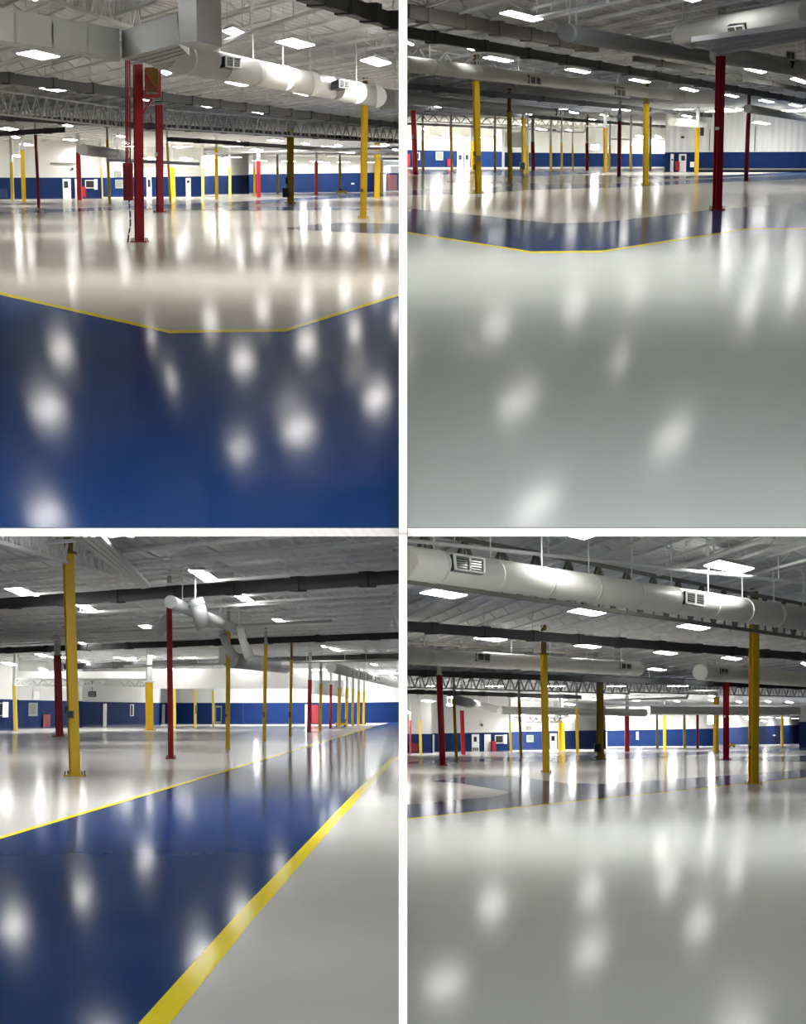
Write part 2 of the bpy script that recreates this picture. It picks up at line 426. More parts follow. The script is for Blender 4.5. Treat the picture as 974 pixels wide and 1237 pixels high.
# ------------------------------------------------------------------ trays, pipes, ducts
def tray(h, p0, p1, z, hh, w, m, label, couplers=8, name='cable_tray', cat='cable tray', rods=True):
    A = onz(h, p0[0], p0[1], z); B = onz(h, p1[0], p1[1], z)
    b = MB(); b.bar(A, B, w, hh)
    o = b.build(name, m, h, loc=(A+B)/2)
    tag(o, label, cat)
    for i in range(couplers):
        t = (i+.5)/couplers; p = A+(B-A)*t; d = (B-A).normalized()*.2
        b = MB(); b.bar(p-d, p+d, w+.05, hh+.07); b.build('coupler', m, h, parent=o)
        r = MB(); r.bar(p+Vector((0, 0, hh/2)), Vector((p.x, p.y, h.zc-.02)), .03, .03)
        r.build('hanger_rod', M['joist'], h, parent=o)
    return o
def pipe(h, pts, r, m, label, name='ceiling_pipe', cat='pipe'):
    """pts: (px, py, z)"""
    P = [onz(h, x, y, z) for x, y, z in pts]
    b = MB(); b.tube(P, r, 8)
    o = b.build(name, m, h, smooth=True); tag(o, label, cat)
    for i in range(5):
        p = P[0]+(P[1]-P[0])*((i+.5)/5)
        hr = MB(); hr.bar(p, Vector((p.x, p.y, h.zc-.02)), .025, .025)
        hr.build('hanger_rod', M['joist'], h, parent=o)
    return o
def hit_cyl(h, A, B, r, px, py):
    o = EYE; d = ray(h, px, py).normalized(); u = (B-A).normalized()
    w = o-A; dp = d-u*d.dot(u); wp = w-u*w.dot(u)
    a = dp.dot(dp); bb = 2*dp.dot(wp); c = wp.dot(wp)-r*r; D = bb*bb-4*a*c
    if D < 0: D = 0
    t = (-bb-math.sqrt(D))/(2*a); p = o+d*t
    q = A+u*(p-A).dot(u)
    return p, (p-q).normalized()
def grille(h, A, B, r, quad, parent, slats=5, split=True):
    """wall-like register on a duct's side; quad: four pixel corners"""
    cx = sum(q[0] for q in quad)/4; cy = sum(q[1] for q in quad)/4
    p, n = hit_cyl(h, A, B, r, cx, cy)
    def bad(n):
        for q in quad:
            d = ray(h, *q); k = d.dot(n)
            if abs(k) < 1e-6: return True
            e = EYE+d*((p-EYE).dot(n)/k)
            if (e-p).length > 4: return True
        return False
    k = 0
    while bad(n) and k < 12:
        n = (n*.8+Vector((0, -1, 0))*.2).normalized(); k += 1
    pl = p+n*.04
    W = []
    for q in quad:
        d = ray(h, *q); W.append(EYE+d*((pl-EYE).dot(n)/d.dot(n)))
    def P(s, t, off=0):
        a = W[0]+(W[1]-W[0])*s; b_ = W[3]+(W[2]-W[3])*s
        return a+(b_-a)*t+n*off
    def slab(b, s0, s1, t0, t1, o0, o1, m=0):
        b.prism([P(s0, t0, o0), P(s1, t0, o0), P(s1, t1, o0), P(s0, t1, o0)], [P(s0, t0, o1), P(s1, t0, o1), P(s1, t1, o1), P(s0, t1, o1)], m)
    b = MB(); slab(b, 0, 1, 0, 1, -.25, 0, 0); g = b.build('grille', M['glass'], h, parent=parent)
    b = MB(); e = .09
    slab(b, 0, 1, 0, e, 0, .03); slab(b, 0, 1, 1-e, 1, 0, .03); slab(b, 0, e*.7, 0, 1, 0, .03); slab(b, 1-e*.7, 1, 0, 1, 0, .03)
    if split: slab(b, .48, .53, 0, 1, 0, .03)
    b.build('grille_frame', M['white'], h, parent=g)
    for i in range(slats):
        b = MB(); t = e+(1-2*e)*(i+.5)/slats; slab(b, .06, .94, t-.03, t+.03, 0, .015)
        b.build('slat', M['gbox'], h, parent=g)
def duct(h, pts, z, r, label, m=None, grilles=(), seams=6, n=20, name='round_duct', zs=None):
    P = [onz(h, x, y, (zs[i] if zs else z)) for i, (x, y) in enumerate(pts)]
    b = MB()
    if len(P) == 2: b.tube(P, r, n)
    else:
        Q = [P[0]]
        for i in range(1, len(P)-1):
            a, c, e = P[i-1], P[i], P[i+1]
            k = min(.35, 1.5/(c-a).length); k2 = min(.35, 1.5/(e-c).length)
            for t in (0, .25, .5, .75, 1):
                s = c+(a-c)*k; f_ = c+(e-c)*k2
                Q.append(s*(1-t)**2+c*2*t*(1-t)+f_*t*t)
        Q.append(P[-1]); b.tube(Q, r, n)
    o = b.build(name, m or M['duct'], h, loc=(P[0]+P[1])/2, smooth=True); tag(o, label, 'air duct')
    A, B = P[0], P[1]; u = (B-A).normalized()
    for i in range(seams):
        s = MB(); st = MB()
        p = A+(B-A)*((i+.5)/seams); s.tube([p-u*.04, p+u*.04], r+.012, n)
        st.bar(p+Vector((0, 0, r)), Vector((p.x, p.y, h.zc-.02)), .03, .03)
        s.build('seam_band', m or M['duct'], h, parent=o, smooth=True); st.build('hanger_strap', M['joist'], h, parent=o)
    for seg, quad in grilles:
        grille(h, P[seg], P[seg+1], r, quad, o, split=True)
    return o

# ---- upper left
z = H+3.6
tray(TL, (-20, 91), (484, 152.5), H+3.6, .34, .3, M['tray'], 'dark grey cable tray crossing the whole upper left hall, nearest of the long ones', 16)
tray(TL, (-20, 140), (484, 171), H+3.5, .33, .3, M['tray'], 'dark grey cable tray behind the white girder in the upper left hall', 12)
tray(TL, (368, -10), (488, 29), H+3.6, .34, .35, M['tray'], 'dark grey cable tray cutting the top right corner of the upper left hall', 4)
tray(TL, (-20, 163), (75, 157), H+3.3, .3, .4, M['tray'], 'short grey tray at the far left of the upper left hall', 3)
tray(TL, (205, 168), (484, 186), H+3.2, .3, .4, M['tray'], 'far grey tray under the roof of the upper left hall', 6)
truss(TL, (-20, 136), (186, 158), H+3.3, TL.zc-.5, 18)
truss(TL, (200, 155), (484, 172.5), H+3.3, TL.zc-.5, 26)
truss(TL, (140, 19), (232, -18), H+4.0, TL.zc-.2, 12, .12, M['joist'])
truss(TL, (-10, -25), (170, 38), H+4.0, TL.zc-.2, 12, .12, M['joist'])
duct(TL, [(196, 66), (488, 123)], H+3.0, .36, 'long white round duct running right from the square drop in the upper left hall', None,
     [(0, [(272, 67.5), (290.5, 70), (290.5, 83), (272, 81)]), (0, [(409, 96), (421.5, 98), (421.5, 107.5), (409, 106)])], 9)
def rect_duct(h, corners_px, z, hh, label, m, bands=(.25, .5, .75)):
    """bottom face outline in pixels at height z, extruded up"""
    P = [onz(h, x, y, z) for x, y in corners_px]
    b = MB(); b.prism(P, [p+Vector((0, 0, hh)) for p in P])
    o = b.build('rectangular_duct', m, h); tag(o, label, 'air duct')
    for t in bands:
        s = MB(); a = P[0]+(P[1]-P[0])*t; c = P[3]+(P[2]-P[3])*t; u = (P[1]-P[0]).normalized()*.05
        s.prism([p-Vector((0, 0, .02)) for p in (a-u, a+u, c+u, c-u)], [p+Vector((0, 0, hh+.02)) for p in (a-u, a+u, c+u, c-u)])
        s.build('seam_band', m, h, parent=o)
    return o
rect_duct(TL, [(-30, 44), (145, 69.5), (145, 75), (-30, 50)], H+2.75, .62, 'grey white box duct coming in from the left edge of the upper left hall', M['lduct'])
rect_duct(TL, [(147.5, 70.5), (190, 79), (229, 67), (214.5, 53)], H+2.75, .60, 'grey box duct joining the left duct to the square drop', M['gduct'])
rect_duct(TL, [(216, 53), (238, 49.5), (268, 57), (250, 64)], H+2.75, 1.95, 'big grey square duct drop at the top centre of the upper left hall', M['gduct'], ())
duct(TL, [(100, 181), (150, 186.5)], H+2.4, .4, 'small far white duct left of the red columns in the upper left hall', None, (), 2)
pipe(TL, [(270, 50, H+3.7), (400, 6, H+3.7)], .05, M['joist'], 'thin pipe rising right between the ceiling lights of the upper left hall')
pipe(TL, [(0, 61, H+3.7), (70, 42, H+3.7)], .05, M['joist'], 'thin pipe under the roof at the upper left corner')
pipe(TL, [(250, 186, H+3), (484, 178, H+3)], .09, M['white'], 'thin white far pipe on the right of the upper left hall')
pipe(TL, [(130, 193, H+1.6), (240, 198, H+1.6)], .12, M['white'], 'thin white far pipe beside the red columns of the upper left hall')
# ---- upper right
tray(TR, (488, 13), (718, 57), H+3.7, .36, .35, M['brtray'], 'bronze grey tray ending behind the white duct cap, upper right hall', 6)
tray(TR, (768, 71), (978, 110), H+3.6, .2, .25, M['brtray'], 'thin bronze tray passing behind the big red column, upper right hall', 5)
tray(TR, (488, 39), (978, 123.5), H+3.6, .32, .3, M['tray'], 'dark cable tray spanning the upper right hall, highest of the dark ones', 16)
tray(TR, (488, 103.5), (978, 151.5), H+3.6, .3, .4, M['tray'], 'dark cable tray between the two white ducts of the upper right hall', 14)
tray(TR, (488, 129.5), (830, 155), H+3.5, .3, .4, M['tray'], 'dark cable tray just above the far white girder of the upper right hall', 10)
tray(TR, (488, 149), (790, 163), H+3.2, .25, .4, M['tray'], 'far grey tray below the white girder of the upper right hall', 6)
truss(TR, (488, 146), (734, 156), H+3.2, TR.zc-.4, 22)
truss(TR, (488, 170), (570, 172), H+1.7, H+2.1, 10)
truss(TR, (488, 78), (760, 118), H+3.3, TR.zc-.3, 12, .09, M['joist'])
duct(TR, [(488, 77), (822, 116.3)], H+3.0, .27, 'long white round duct across the left and middle of the upper right hall', None,
     [(0, [(640, 91), (654, 93), (654, 103), (640, 101)]), (0, [(744.5, 106.5), (756, 108), (756, 117), (744.5, 115.5)])], 8)
duct(TR, [(488, 119), (684, 137)], H+3.0, .27, 'shorter white duct below the long one in the upper right hall', None,
     [(0, [(673, 132), (683, 133), (683, 140.5), (673, 139.5)])], 4)
duct(TR, [(684, 39), (700, 43), (870, 72)], H+3.0, .22, 'grey duct with a white round end cap in the upper right hall', M['gduct'], (), 2)
duct(TR, [(836, 47), (822, 41), (978, 14)], H+3.2, .27, 'big elbow duct rising to the right edge above the big red column', M['duct'],
     [(1, [(878, 32), (899, 29.5), (902, 40), (880, 43.5)])], 4)
rect_duct(TR, [(835, 51), (870, 66), (990, 45), (990, 30)], H+2.62, .12, 'flat grey box duct under the elbow duct of the upper right hall', M['gduct'])
duct(TR, [(868, 66), (988, 86)], H+2.9, .27, 'bright white duct right of the big red column', None,
     [(0, [(950, 61.5), (960.5, 63), (960.5, 74), (950, 72.5)])], 2)
duct(TR, [(812, 147), (915, 156)], H+2.8, .34, 'short far duct left of the right yellow column, upper right hall', None, (), 3)
duct(TR, [(903, 131), (990, 146)], H+2.8, .26, 'white duct running from the slim red column to the right edge', None, (), 3)
rect_duct(TR, [(824, 124), (862, 125.5), (864, 124.5), (828, 123)], H+2.75, .5, 'bright white flared box end of a duct beside the big red column', M['white'])
pipe(TR, [(650, 158, H+2.6), (706, 160, H+2.6), (708, 152, H+2.7), (734, 153, H+2.7)], .08, M['white'], 'stepped white pipe in the middle of the upper right hall')
pipe(TR, [(640, 22, H+3.6), (734, 2, H+3.6)], .04, M['joist'], 'thin pipe right of the top ceiling light, upper right hall')
pipe(TR, [(736, 168, H+1.8), (803, 169, H+1.8)], .09, M['white'], 'far white pipe left of the ribbed wall, upper right hall')
# ---- lower left
tray(BL, (-10, 730), (488, 697), H+3.7, .38, .3, M['tray'], 'wide dark grey tray crossing in front of the ceiling lights, lower left hall, nearest', 7)
tray(BL, (-10, 786.5), (488, 767.5), H+3.6, .33, .3, M['tray'], 'second dark grey tray from the front of the lower left hall', 9)
tray(BL, (-10, 808), (488, 793), H+3.5, .45, .5, M['tray'], 'third dark grey tray from the front of the lower left hall', 7)
rect_duct(BL, [(84, 648), (122, 648), (182, 709), (170, 711)], H+3.6, .1, 'long grey box duct receding behind the tall yellow column', M['gduct'])
truss(BL, (18, 828), (176, 829), H+1.6, H+2.05, 12, .14, M['white'])
truss(BL, (-10, 652), (130, 694), H+3.5, BL.zc-.1, 14, .1, M['joist'])
def drop_duct(h, pts, d, rs, label, m, n=18):
    P = [ond(h, x, y, d) for x, y in pts]
    b = MB(); b.tube(P, 0, n, rs=rs); o = b.build('duct_branch', M[m], h, smooth=True); tag(o, label, 'air duct')
    u = (P[1]-P[0]).normalized(); s = MB(); s.tube([P[0]+u*.12, P[0]+u*.2], rs[0]+.02, n); s.build('seam_band', M[m], h, parent=o)
    st = MB(); st.bar(P[0]+Vector((0, 0, .02)), Vector((P[0].x, P[0].y, h.zc-.02)), .04, .04); st.build('hanger_strap', M['joist'], h, parent=o)
    return o
duct(BL, [(206, 727), (292, 763)], H+3.1, .19, 'long tilted duct behind the slim red column of the lower left hall', M['gduct'], (), 4)
drop_duct(BL, [(236, 724), (247, 759)], 59, [.23, .24], 'short stub duct hanging across the long tilted duct, lower left hall', 'gduct')
drop_duct(BL, [(289, 756), (294, 775), (302, 795)], 74, [.15, .15, .2], 'right leg of the forked duct by the middle yellow column, lower left hall', 'duct')
drop_duct(BL, [(268, 762), (273, 778), (284, 796)], 75.5, [.14, .15, .2], 'left leg of the forked duct by the middle yellow column, lower left hall', 'gduct')
drop_duct(BL, [(203, 743), (196, 756), (190, 764)], 66, [.12, .2, .28], 'small flared duct mouth left of the slim red column, lower left hall', 'gduct')
A = ond(BL, 264.5, 780, 85); B = ond(BL, 275, 802, 85); b = MB(); b.box(A.x, B.x, A.y, A.y+.4, B.z, A.z); o = b.build('duct_box', M['white'], BL); tag(o, 'upright white box left of the middle yellow column, lower left hall', 'duct box')
b = MB(); b.bar(Vector(((A.x+B.x)/2, A.y+.2, A.z)), Vector(((A.x+B.x)/2, A.y+.2, BL.zc-.02)), .05, .05); b.build('hanger_rod', M['joist'], BL, parent=o)
duct(BL, [(278, 797), (345, 805)], H+2.5, .42, 'white duct crossing behind the middle yellow columns, lower left hall', M['gduct'], (), 2)
duct(BL, [(400, 806), (482, 828)], H+2.3, .3, 'far white duct with a row of registers at the right of the lower left hall', M['duct'],
     [(0, [(x, 803+(x-400)*.26), (x+5, 804+(x-400)*.26), (x+5, 810+(x-400)*.26), (x, 809+(x-400)*.26)]) for x in (427, 436, 445, 454)], 4)
pipe(BL, [(-10, 700, H+3.8), (488, 655, H+3.8)], .05, M['joist'], 'long thin white pipe above the nearest tray, lower left hall')
pipe(BL, [(60, 742, H+3.6), (488, 722, H+3.6)], .05, M['joist'], 'thin pipe just under the nearest tray, lower left hall')
pipe(BL, [(110, 764, H+3.5), (400, 750, H+3.5)], .05, M['steel'], 'thin pipe in the middle of the lower left ceiling')
pipe(BL, [(150, 805, H+2.9), (480, 797, H+2.9)], .07, M['steel'], 'far thin pipe over the middle yellow columns, lower left hall')
# ---- lower right
tray(BR, (488, 756.5), (980, 794), H+4.1, .38, .35, M['tray'], 'nearest dark tray spanning the lower right hall', 10)
tray(BR, (488, 812.5), (980, 830), H+3.9, .36, .5, M['tray'], 'second dark tray behind the lower duct, lower right hall', 12)
tray(BR, (488, 835.5), (700, 842), H+3.7, .33, .5, M['tray'], 'third dark tray low on the left of the lower right hall', 6)
tray(BR, (488, 776), (740, 792), H+4.4, .14, .2, M['brtray'], 'thin grey rail above the lower duct, lower right hall', 6)
truss(BR, (488, 702), (980, 772), H+3.5, BR.zc-.5, 15, .13, M['gbox'])
truss(BR, (488, 830), (760, 838), H+3.5, BR.zc-.7, 24)
truss(BR, (760, 836), (980, 842), H+3.4, BR.zc-.7, 20)
truss(BR, (622, 872), (680, 873), H+1.7, H+2.2, 8)
duct(BR, [(488, 679), (988, 750)], H+3.6, .36, 'large round duct crossing the top of the lower right hall', M['duct'],
     [(0, [(547, 669), (585.5, 675), (585.5, 693.5), (549, 688.5)]), (0, [(828, 714), (852, 717.5), (851.5, 733), (828, 729)])], 10)
duct(BR, [(488, 792), (771, 808)], H+3.5, .37, 'second round duct from the left edge of the lower right hall', M['duct'],
     [(0, [(576, 788.5), (593, 790), (593, 799.5), (576, 798)]), (0, [(750, 801), (763, 802), (763, 809), (750, 808)])], 6)
duct(BR, [(846, 812), (988, 822)], H+3.3, .42, 'third duct right of the slim red column, lower right hall', M['duct'], [(0, [(871, 807), (880, 808), (880, 814), (871, 813)])], 4)
duct(BR, [(553, 846), (600, 857)], H+3.0, .4, 'short far duct sloping right, left of lower right hall', M['duct'], (), 2)
duct(BR, [(604, 858), (779, 861)], H+2.7, .4, 'far horizontal duct in the middle of the lower right hall', M['duct'], (), 4)
rect_duct(BR, [(786, 863.5), (968, 864), (968, 862.5), (786, 862)], H+2.5, .8, 'long grey box duct low on the right of the lower right hall', M['duct'])
pipe(BR, [(730, 846, H+3.2), (830, 843, H+3.2), (832, 835, H+3.3), (870, 835, H+3.3)], .09, M['white'], 'stepped white pipe left of the slim red column, lower right hall')
pipe(BR, [(730, 852, H+3.0), (968, 853, H+3.0)], .09, M['white'], 'straight white pipe low across the lower right hall')
pipe(BR, [(488, 652, H+4.4), (980, 705, H+4.4)], .05, M['joist'], 'thin pipe above the large duct of the lower right hall')
pipe(BR, [(795, 694, H+4.5), (925, 652, H+4.5)], .06, M['joist'], 'thin beam pipe rising left of the biggest ceiling light, lower right hall')

# ------------------------------------------------------------------ ceiling lights
def lamps(h, rows, zl, uf, vf, off=()):
    tot = 0
    def one(cx, cy, w, hh, label):
        u = (uf[0]*w, uf[1]*hh); v = (vf[0]*w, vf[1]*hh)
        q = [(cx-u[0]-v[0], cy-u[1]-v[1]), (cx+u[0]-v[0], cy+u[1]-v[1]), (cx+u[0]+v[0], cy+u[1]+v[1]), (cx-u[0]+v[0], cy-u[1]+v[1])]
        zz = min(zl, H+(h.yh-cy)*.92*wall_depth(h, cx)/F)
        P = [onz(h, x, y, zz) for x, y in q]
        for p in P:
            if h.side < 0: p.x = min(p.x, -.03)
            else: p.x = max(p.x, .03)
        c = (P[0]+P[1]+P[2]+P[3])/4
        e = [c+(p-c)*1.05 for p in P]
        b = MB(); b.prism([p+Vector((0, 0, .02)) for p in e], [c+(p-c)*.8+Vector((0, 0, .14)) for p in P])
        for p in (c+(P[0]-c)*.6, c+(P[2]-c)*.6):
            b.bar(p+Vector((0, 0, .1)), Vector((p.x, p.y, h.zc-.02)), .02, .02)
        o = b.build('ceiling_light', M['housing'], h, loc=c)
        b = MB(); b.prism([p for p in P], [p+Vector((0, 0, .019)) for p in P])
        b.build('diffuser', M['lamp_'+h.name], h, parent=o)
        tag(o, label, 'ceiling light', 'panel lights in the '+h.where)
    for r, row in enumerate(rows):
        row = sorted(row)
        for k, (cx, cy, w, hh) in enumerate(row):
            one(cx, cy, w, hh, 'glowing white ceiling light, %s from left in %s row down, %s' % (ORD[k+1], ORD[r+1], h.where))
    for k, (cx, cy, w, hh) in enumerate(off):  # unseen lights: a few read off floor blobs, most added to light the foreground
        one(cx, cy, w, hh, 'unseen ceiling light above the frame, %s, for floor reflections and fill light near %s' % (h.where, ['the left', 'the centre', 'the right'][min(2, int((cx-h.x0)/161))]))
        
lamps(TL, [[(284, 40, 30, 12), (357, 53, 47, 12), (46, 67, 52, 11), (454, 75, 37, 11)],
           [(200, 88, 14, 6), (289, 101, 34, 7), (66, 108, 36, 6), (368, 113, 29, 6), (176, 120, 13, 4), (428, 122, 19, 5), (478, 131, 12, 5)],
           [(250, 128, 23, 5), (315, 136, 22, 4), (369, 141, 21, 4), (416, 147, 18, 4), (456, 151, 16, 3.5)],
           [(10, 156, 24, 3.6), (82, 152, 12, 3), (19, 166, 10, 2.6), (32, 175, 17, 3), (85, 169, 18, 2.4), (146, 165, 11, 3), (152, 173, 8, 2.5)],
           [(289, 172, 13, 2.6), (333, 170, 20, 3), (369, 174, 11, 3), (409, 176, 9, 2.6), (420, 184, 20, 2.6), (465, 175, 11, 3), (478, 181, 8, 2.4), (310, 181, 16, 2.2), (350, 183, 14, 2.2)],
           [(145, 193, 22, 3.4), (182, 192, 18, 3), (215, 178, 12, 2.5), (225, 192, 16, 3), (262, 191, 20, 3.4), (20, 189, 12, 2.6)]],
      H+3.9, (.29, .33), (.21, -.17),
      [(65, -60, 60, 26), (215, -60, 60, 24), (283, -115, 62, 30), (370, -70, 56, 24), (460, -75, 50, 24), (38, -9, 50, 20)])
lamps(TR, [[(630, 20, 52, 13), (569, 60, 8, 3), (495, 53, 10, 5), (756, 49, 22, 6)],
           [(602, 72, 37, 7), (698, 86, 31, 6), (773, 98, 26, 5), (913, 85.5, 27, 7), (966, 97.5, 22, 7)],
           [(833, 108.5, 22, 5), (884, 116, 18, 4), (926, 122.5, 19, 4), (961, 127.5, 16, 4)],
           [(529, 129.5, 8, 2.5), (637, 138, 12, 2.4), (692, 136, 15, 3), (755, 133, 14, 3), (830, 140.5, 12, 2.6), (880, 132.5, 13, 3.5), (920, 149, 22, 3)],
           [(512, 156, 8, 2.6), (527, 166, 16, 4), (557, 166, 20, 4), (587, 167, 16, 4), (633, 151, 14, 2.4), (654, 156.5, 14, 2.4), (688, 157.5, 9, 2), (717, 145, 12, 2), (730, 139.5, 10, 2.6), (775, 165, 14, 3.5), (795, 165, 8, 3)]],
      H+3.7, (.38, .38), (.12, -.12),
      [(632, -110, 60, 30), (825, -165, 74, 36), (655, -52, 60, 22), (520, -146, 56, 34), (824, -5, 50, 16), (800, -100, 60, 24), (940, -110, 60, 24), (900, -190, 70, 34), (560, -190, 70, 34), (720, -120, 64, 28), (740, -230, 80, 44)])
lamps(BL, [[(247, 696, 40, 14), (25, 715, 46, 10), (293, 722, 28, 10), (105, 735, 28, 8)],
           [(178, 758, 27, 7), (339, 751, 21, 6), (371, 770, 13, 4), (100, 778, 11, 3.4), (234, 775, 12, 3.4), (391, 781, 8, 3), (405, 785, 14, 4)],
           [(51, 792, 19, 3.5), (11, 802, 20, 3.5), (101, 799, 14, 3), (156, 797, 20, 2.5), (183, 793, 11, 3), (442, 797, 10, 2.5), (452, 803, 9, 2.5), (462, 812, 8, 3), (475, 818, 9, 3)],
           [(295, 803, 14, 2.4), (335, 809, 14, 4), (52, 809, 12, 2.6), (110, 804, 10, 2), (210, 809, 18, 2.4)]],
      H+3.8, (.24, .46), (.24, .02),
      [(35, 590, 60, 26), (20, 520, 60, 30), (135, 641, 56, 16), (186, 560, 54, 26), (240, 597, 64, 26), (300, 520, 60, 30), (333, 590, 56, 20), (135, 505, 80, 40), (440, 590, 60, 20), (430, 530, 60, 26)])
lamps(BR, [[(695, 645, 56, 14), (881, 685.5, 60, 15.5), (536, 718, 57, 11)],
           [(709, 740, 46, 9), (838, 758, 40, 7.5), (593, 772, 40, 7)],
           [(710, 781, 33, 5.5), (804, 789, 29, 5), (884, 795.5, 25, 4.5), (972, 802, 8, 4)],
           [(794, 809, 23, 3.6), (852, 813, 11, 3), (551, 843, 22, 2.8), (517, 847, 18, 2.8), (543, 852, 8, 2.6), (640, 849, 17, 2.8), (679, 845, 12, 2.4), (718, 845, 18, 2.6), (688, 851, 18, 2.6), (767, 846, 14, 2.6), (945, 831, 14, 2), (860, 841, 8, 2.4), (860, 846, 8, 2.4), (893, 848, 8, 2.6), (954, 848.5, 10, 2.6), (928, 847.5, 8, 2.4), (818, 847, 8, 2), (494, 861, 6, 3)],
           [(634, 865, 12, 5), (665, 864, 10, 4), (692, 864, 14, 5), (738, 865, 16, 5), (770, 871, 10, 3), (812, 870, 14, 3), (905, 869, 10, 2.6), (923, 871, 8, 2.4)]],
      H+4.6, (.35, .30), (.15, -.20),
      [(560, 582, 64, 24), (717, 595, 60, 24), (885, 570, 70, 26), (640, 540, 60, 28), (560, 500, 60, 30), (780, 545, 60, 28), (900, 500, 70, 34), (700, 500, 70, 34)])

def far_row(h, d, n, zz, size, row):  # evenly spaced rows added to brighten the dark far ends
    W = abs(xout(h, d))
    for k in range(n):
        x = h.side*W*(k+.5)/n; c = Vector((x, d, zz)); w = size; b = MB()
        b.box(x-w/2-.06, x+w/2+.06, d-1.3, d+1.3, zz+.02, zz+.14); b.bar(Vector((x, d, zz+.1)), Vector((x, d, h.zc-.02)), .02, .02)
        o = b.build('ceiling_light', M['housing'], h, loc=c)
        b = MB(); b.box(x-w/2, x+w/2, d-1.2, d+1.2, zz, zz+.019); b.build('diffuser', M['lamp_'+h.name], h, parent=o)
        i = k+1 if h.side > 0 else n-k
        tag(o, 'added tiny far ceiling light, %s from left in %s, %s' % (ORD[i], row, h.where), 'ceiling light', 'panel lights in the '+h.where)
far_row(TL, 215, 10, H+3.9, 1.6, 'the nearer back row')
far_row(TR, 168, 8, H+3.7, 1.3, 'the far row')
far_row(BL, 150, 8, H+3.8, 1.4, 'the nearer back row')
far_row(BR, 180, 8, H+4.6, 1.6, 'the nearer back row')

def wall_wash_row(h, i, n, zz, where, gap=7.0):  # lights added close to the far walls to wash the dark ones
    (xa, A), (xb, B) = h.wall[i][0], h.wall[i][1]
    for k in range(n):
        t = (k+.5)/n; p = A+(B-A)*t; x, d = p.x, p.y-gap
        if abs(x) < 1.2: x = h.side*1.2
        b = MB(); w = 2.2
        b.box(x-w/2-.06, x+w/2+.06, d-2.6, d+2.6, zz+.02, zz+.14); b.bar(Vector((x, d, zz+.1)), Vector((x, d, h.zc-.02)), .02, .02)
        o = b.build('ceiling_light', M['housing'], h, loc=Vector((x, d, zz)))
        b = MB(); b.box(x-w/2, x+w/2, d-2.5, d+2.5, zz, zz+.019); b.build('diffuser', M['lamp_'+h.name], h, parent=o)
        tag(o, 'added wall-washing light, %s from left along %s, %s' % (ORD[k+1], where, h.where), 'ceiling light', 'panel lights in the '+h.where)
wall_wash_row(TL, 3, 5, H+3.9, 'farthest blue wall'); wall_wash_row(TL, 4, 1, H+3.9, 'right end wall'); wall_wash_row(TL, 2, 2, H+3.9, 'middle blue wall')
wall_wash_row(TR, 2, 3, H+3.7, 'ribbed white wall', 14)
wall_wash_row(BL, 5, 2, H+3.8, 'right end wall'); wall_wash_row(BL, 4, 4, H+3.8, 'far blue wall')
wall_wash_row(BR, 3, 5, H+4.6, 'middle blue wall'); wall_wash_row(BR, 4, 5, H+4.6, 'right blue wall'); wall_wash_row(BR, 5, 1, H+4.6, 'right edge wall')

def near_fill_row(h, up, n0):  # unseen lamps added under the upper slab to brighten the near floor
    ds = (13, 17, 21)
    for r, d in enumerate(ds):
        z = H+(h.yh-up-3840/d)*d/F-.3
        for k in range(2):
            x = h.side*(.25+.5*k)*(2.0+.2*d); c = Vector((x, d, z)); b = MB()
            b.box(x-.27, x+.27, d-.27, d+.27, z+.02, z+.12); b.bar(Vector((x, d, z+.1)), Vector((x, d, z+.28)), .03, .03)
            o = b.build('ceiling_light', M['housing'], h, loc=c)
            b = MB(); b.box(x-n0, x+n0, d-n0, d+n0, z, z+.019); b.build('diffuser', M['lamp_'+h.name], h, parent=o)
            tag(o, 'added unseen light above the frame, %s, lighting the nearest floor' % h.where, 'ceiling light', 'added lights above the nearest floor, '+h.where)
near_fill_row(BL, 222, .20); near_fill_row(BR, 187, .16)

# bright floodlights that make the long streaks on the floor
def flood(h, x0, y0, x1, y1, d, label):
    A = ond(h, x0, y0, d); B = ond(h, x1, y1, d); b = MB()
    b.box(A.x, B.x, A.y, A.y+.3, B.z, A.z); b.bar(Vector(((A.x+B.x)/2, A.y+.2, A.z)), Vector(((A.x+B.x)/2, A.y+.2, h.zc-.02)), .06, .06)
    o = b.build('flood_light', M['housing'], h); tag(o, label, 'flood light')
    b = MB(); e = .08; b.box(A.x+e, B.x-e, A.y-.04, A.y-.001, B.z+e, A.z-e); b.build('lens', M['glow'], h, parent=o)
flood(TL, 362.5, 198.5, 370.5, 206, 280, 'bright floodlight above the long white floor streak, upper left hall')
flood(TL, 389, 196, 399, 203, 285, 'bright floodlight right of the far red column, upper left hall')
flood(TR, 714, 174, 724, 181.5, 240, 'bright floodlight above the white floor streak, upper right hall')
flood(BL, 307, 834, 314.5, 843, 175, 'bright floodlight above the white floor streak, lower left hall')
flood(BL, 378, 829, 394, 838, 180, 'wide bright floodlight beside the far red column, lower left hall')
flood(BR, 854.5, 864, 862.5, 875, 300, 'bright floodlight left of the yellow column pair, lower right hall')

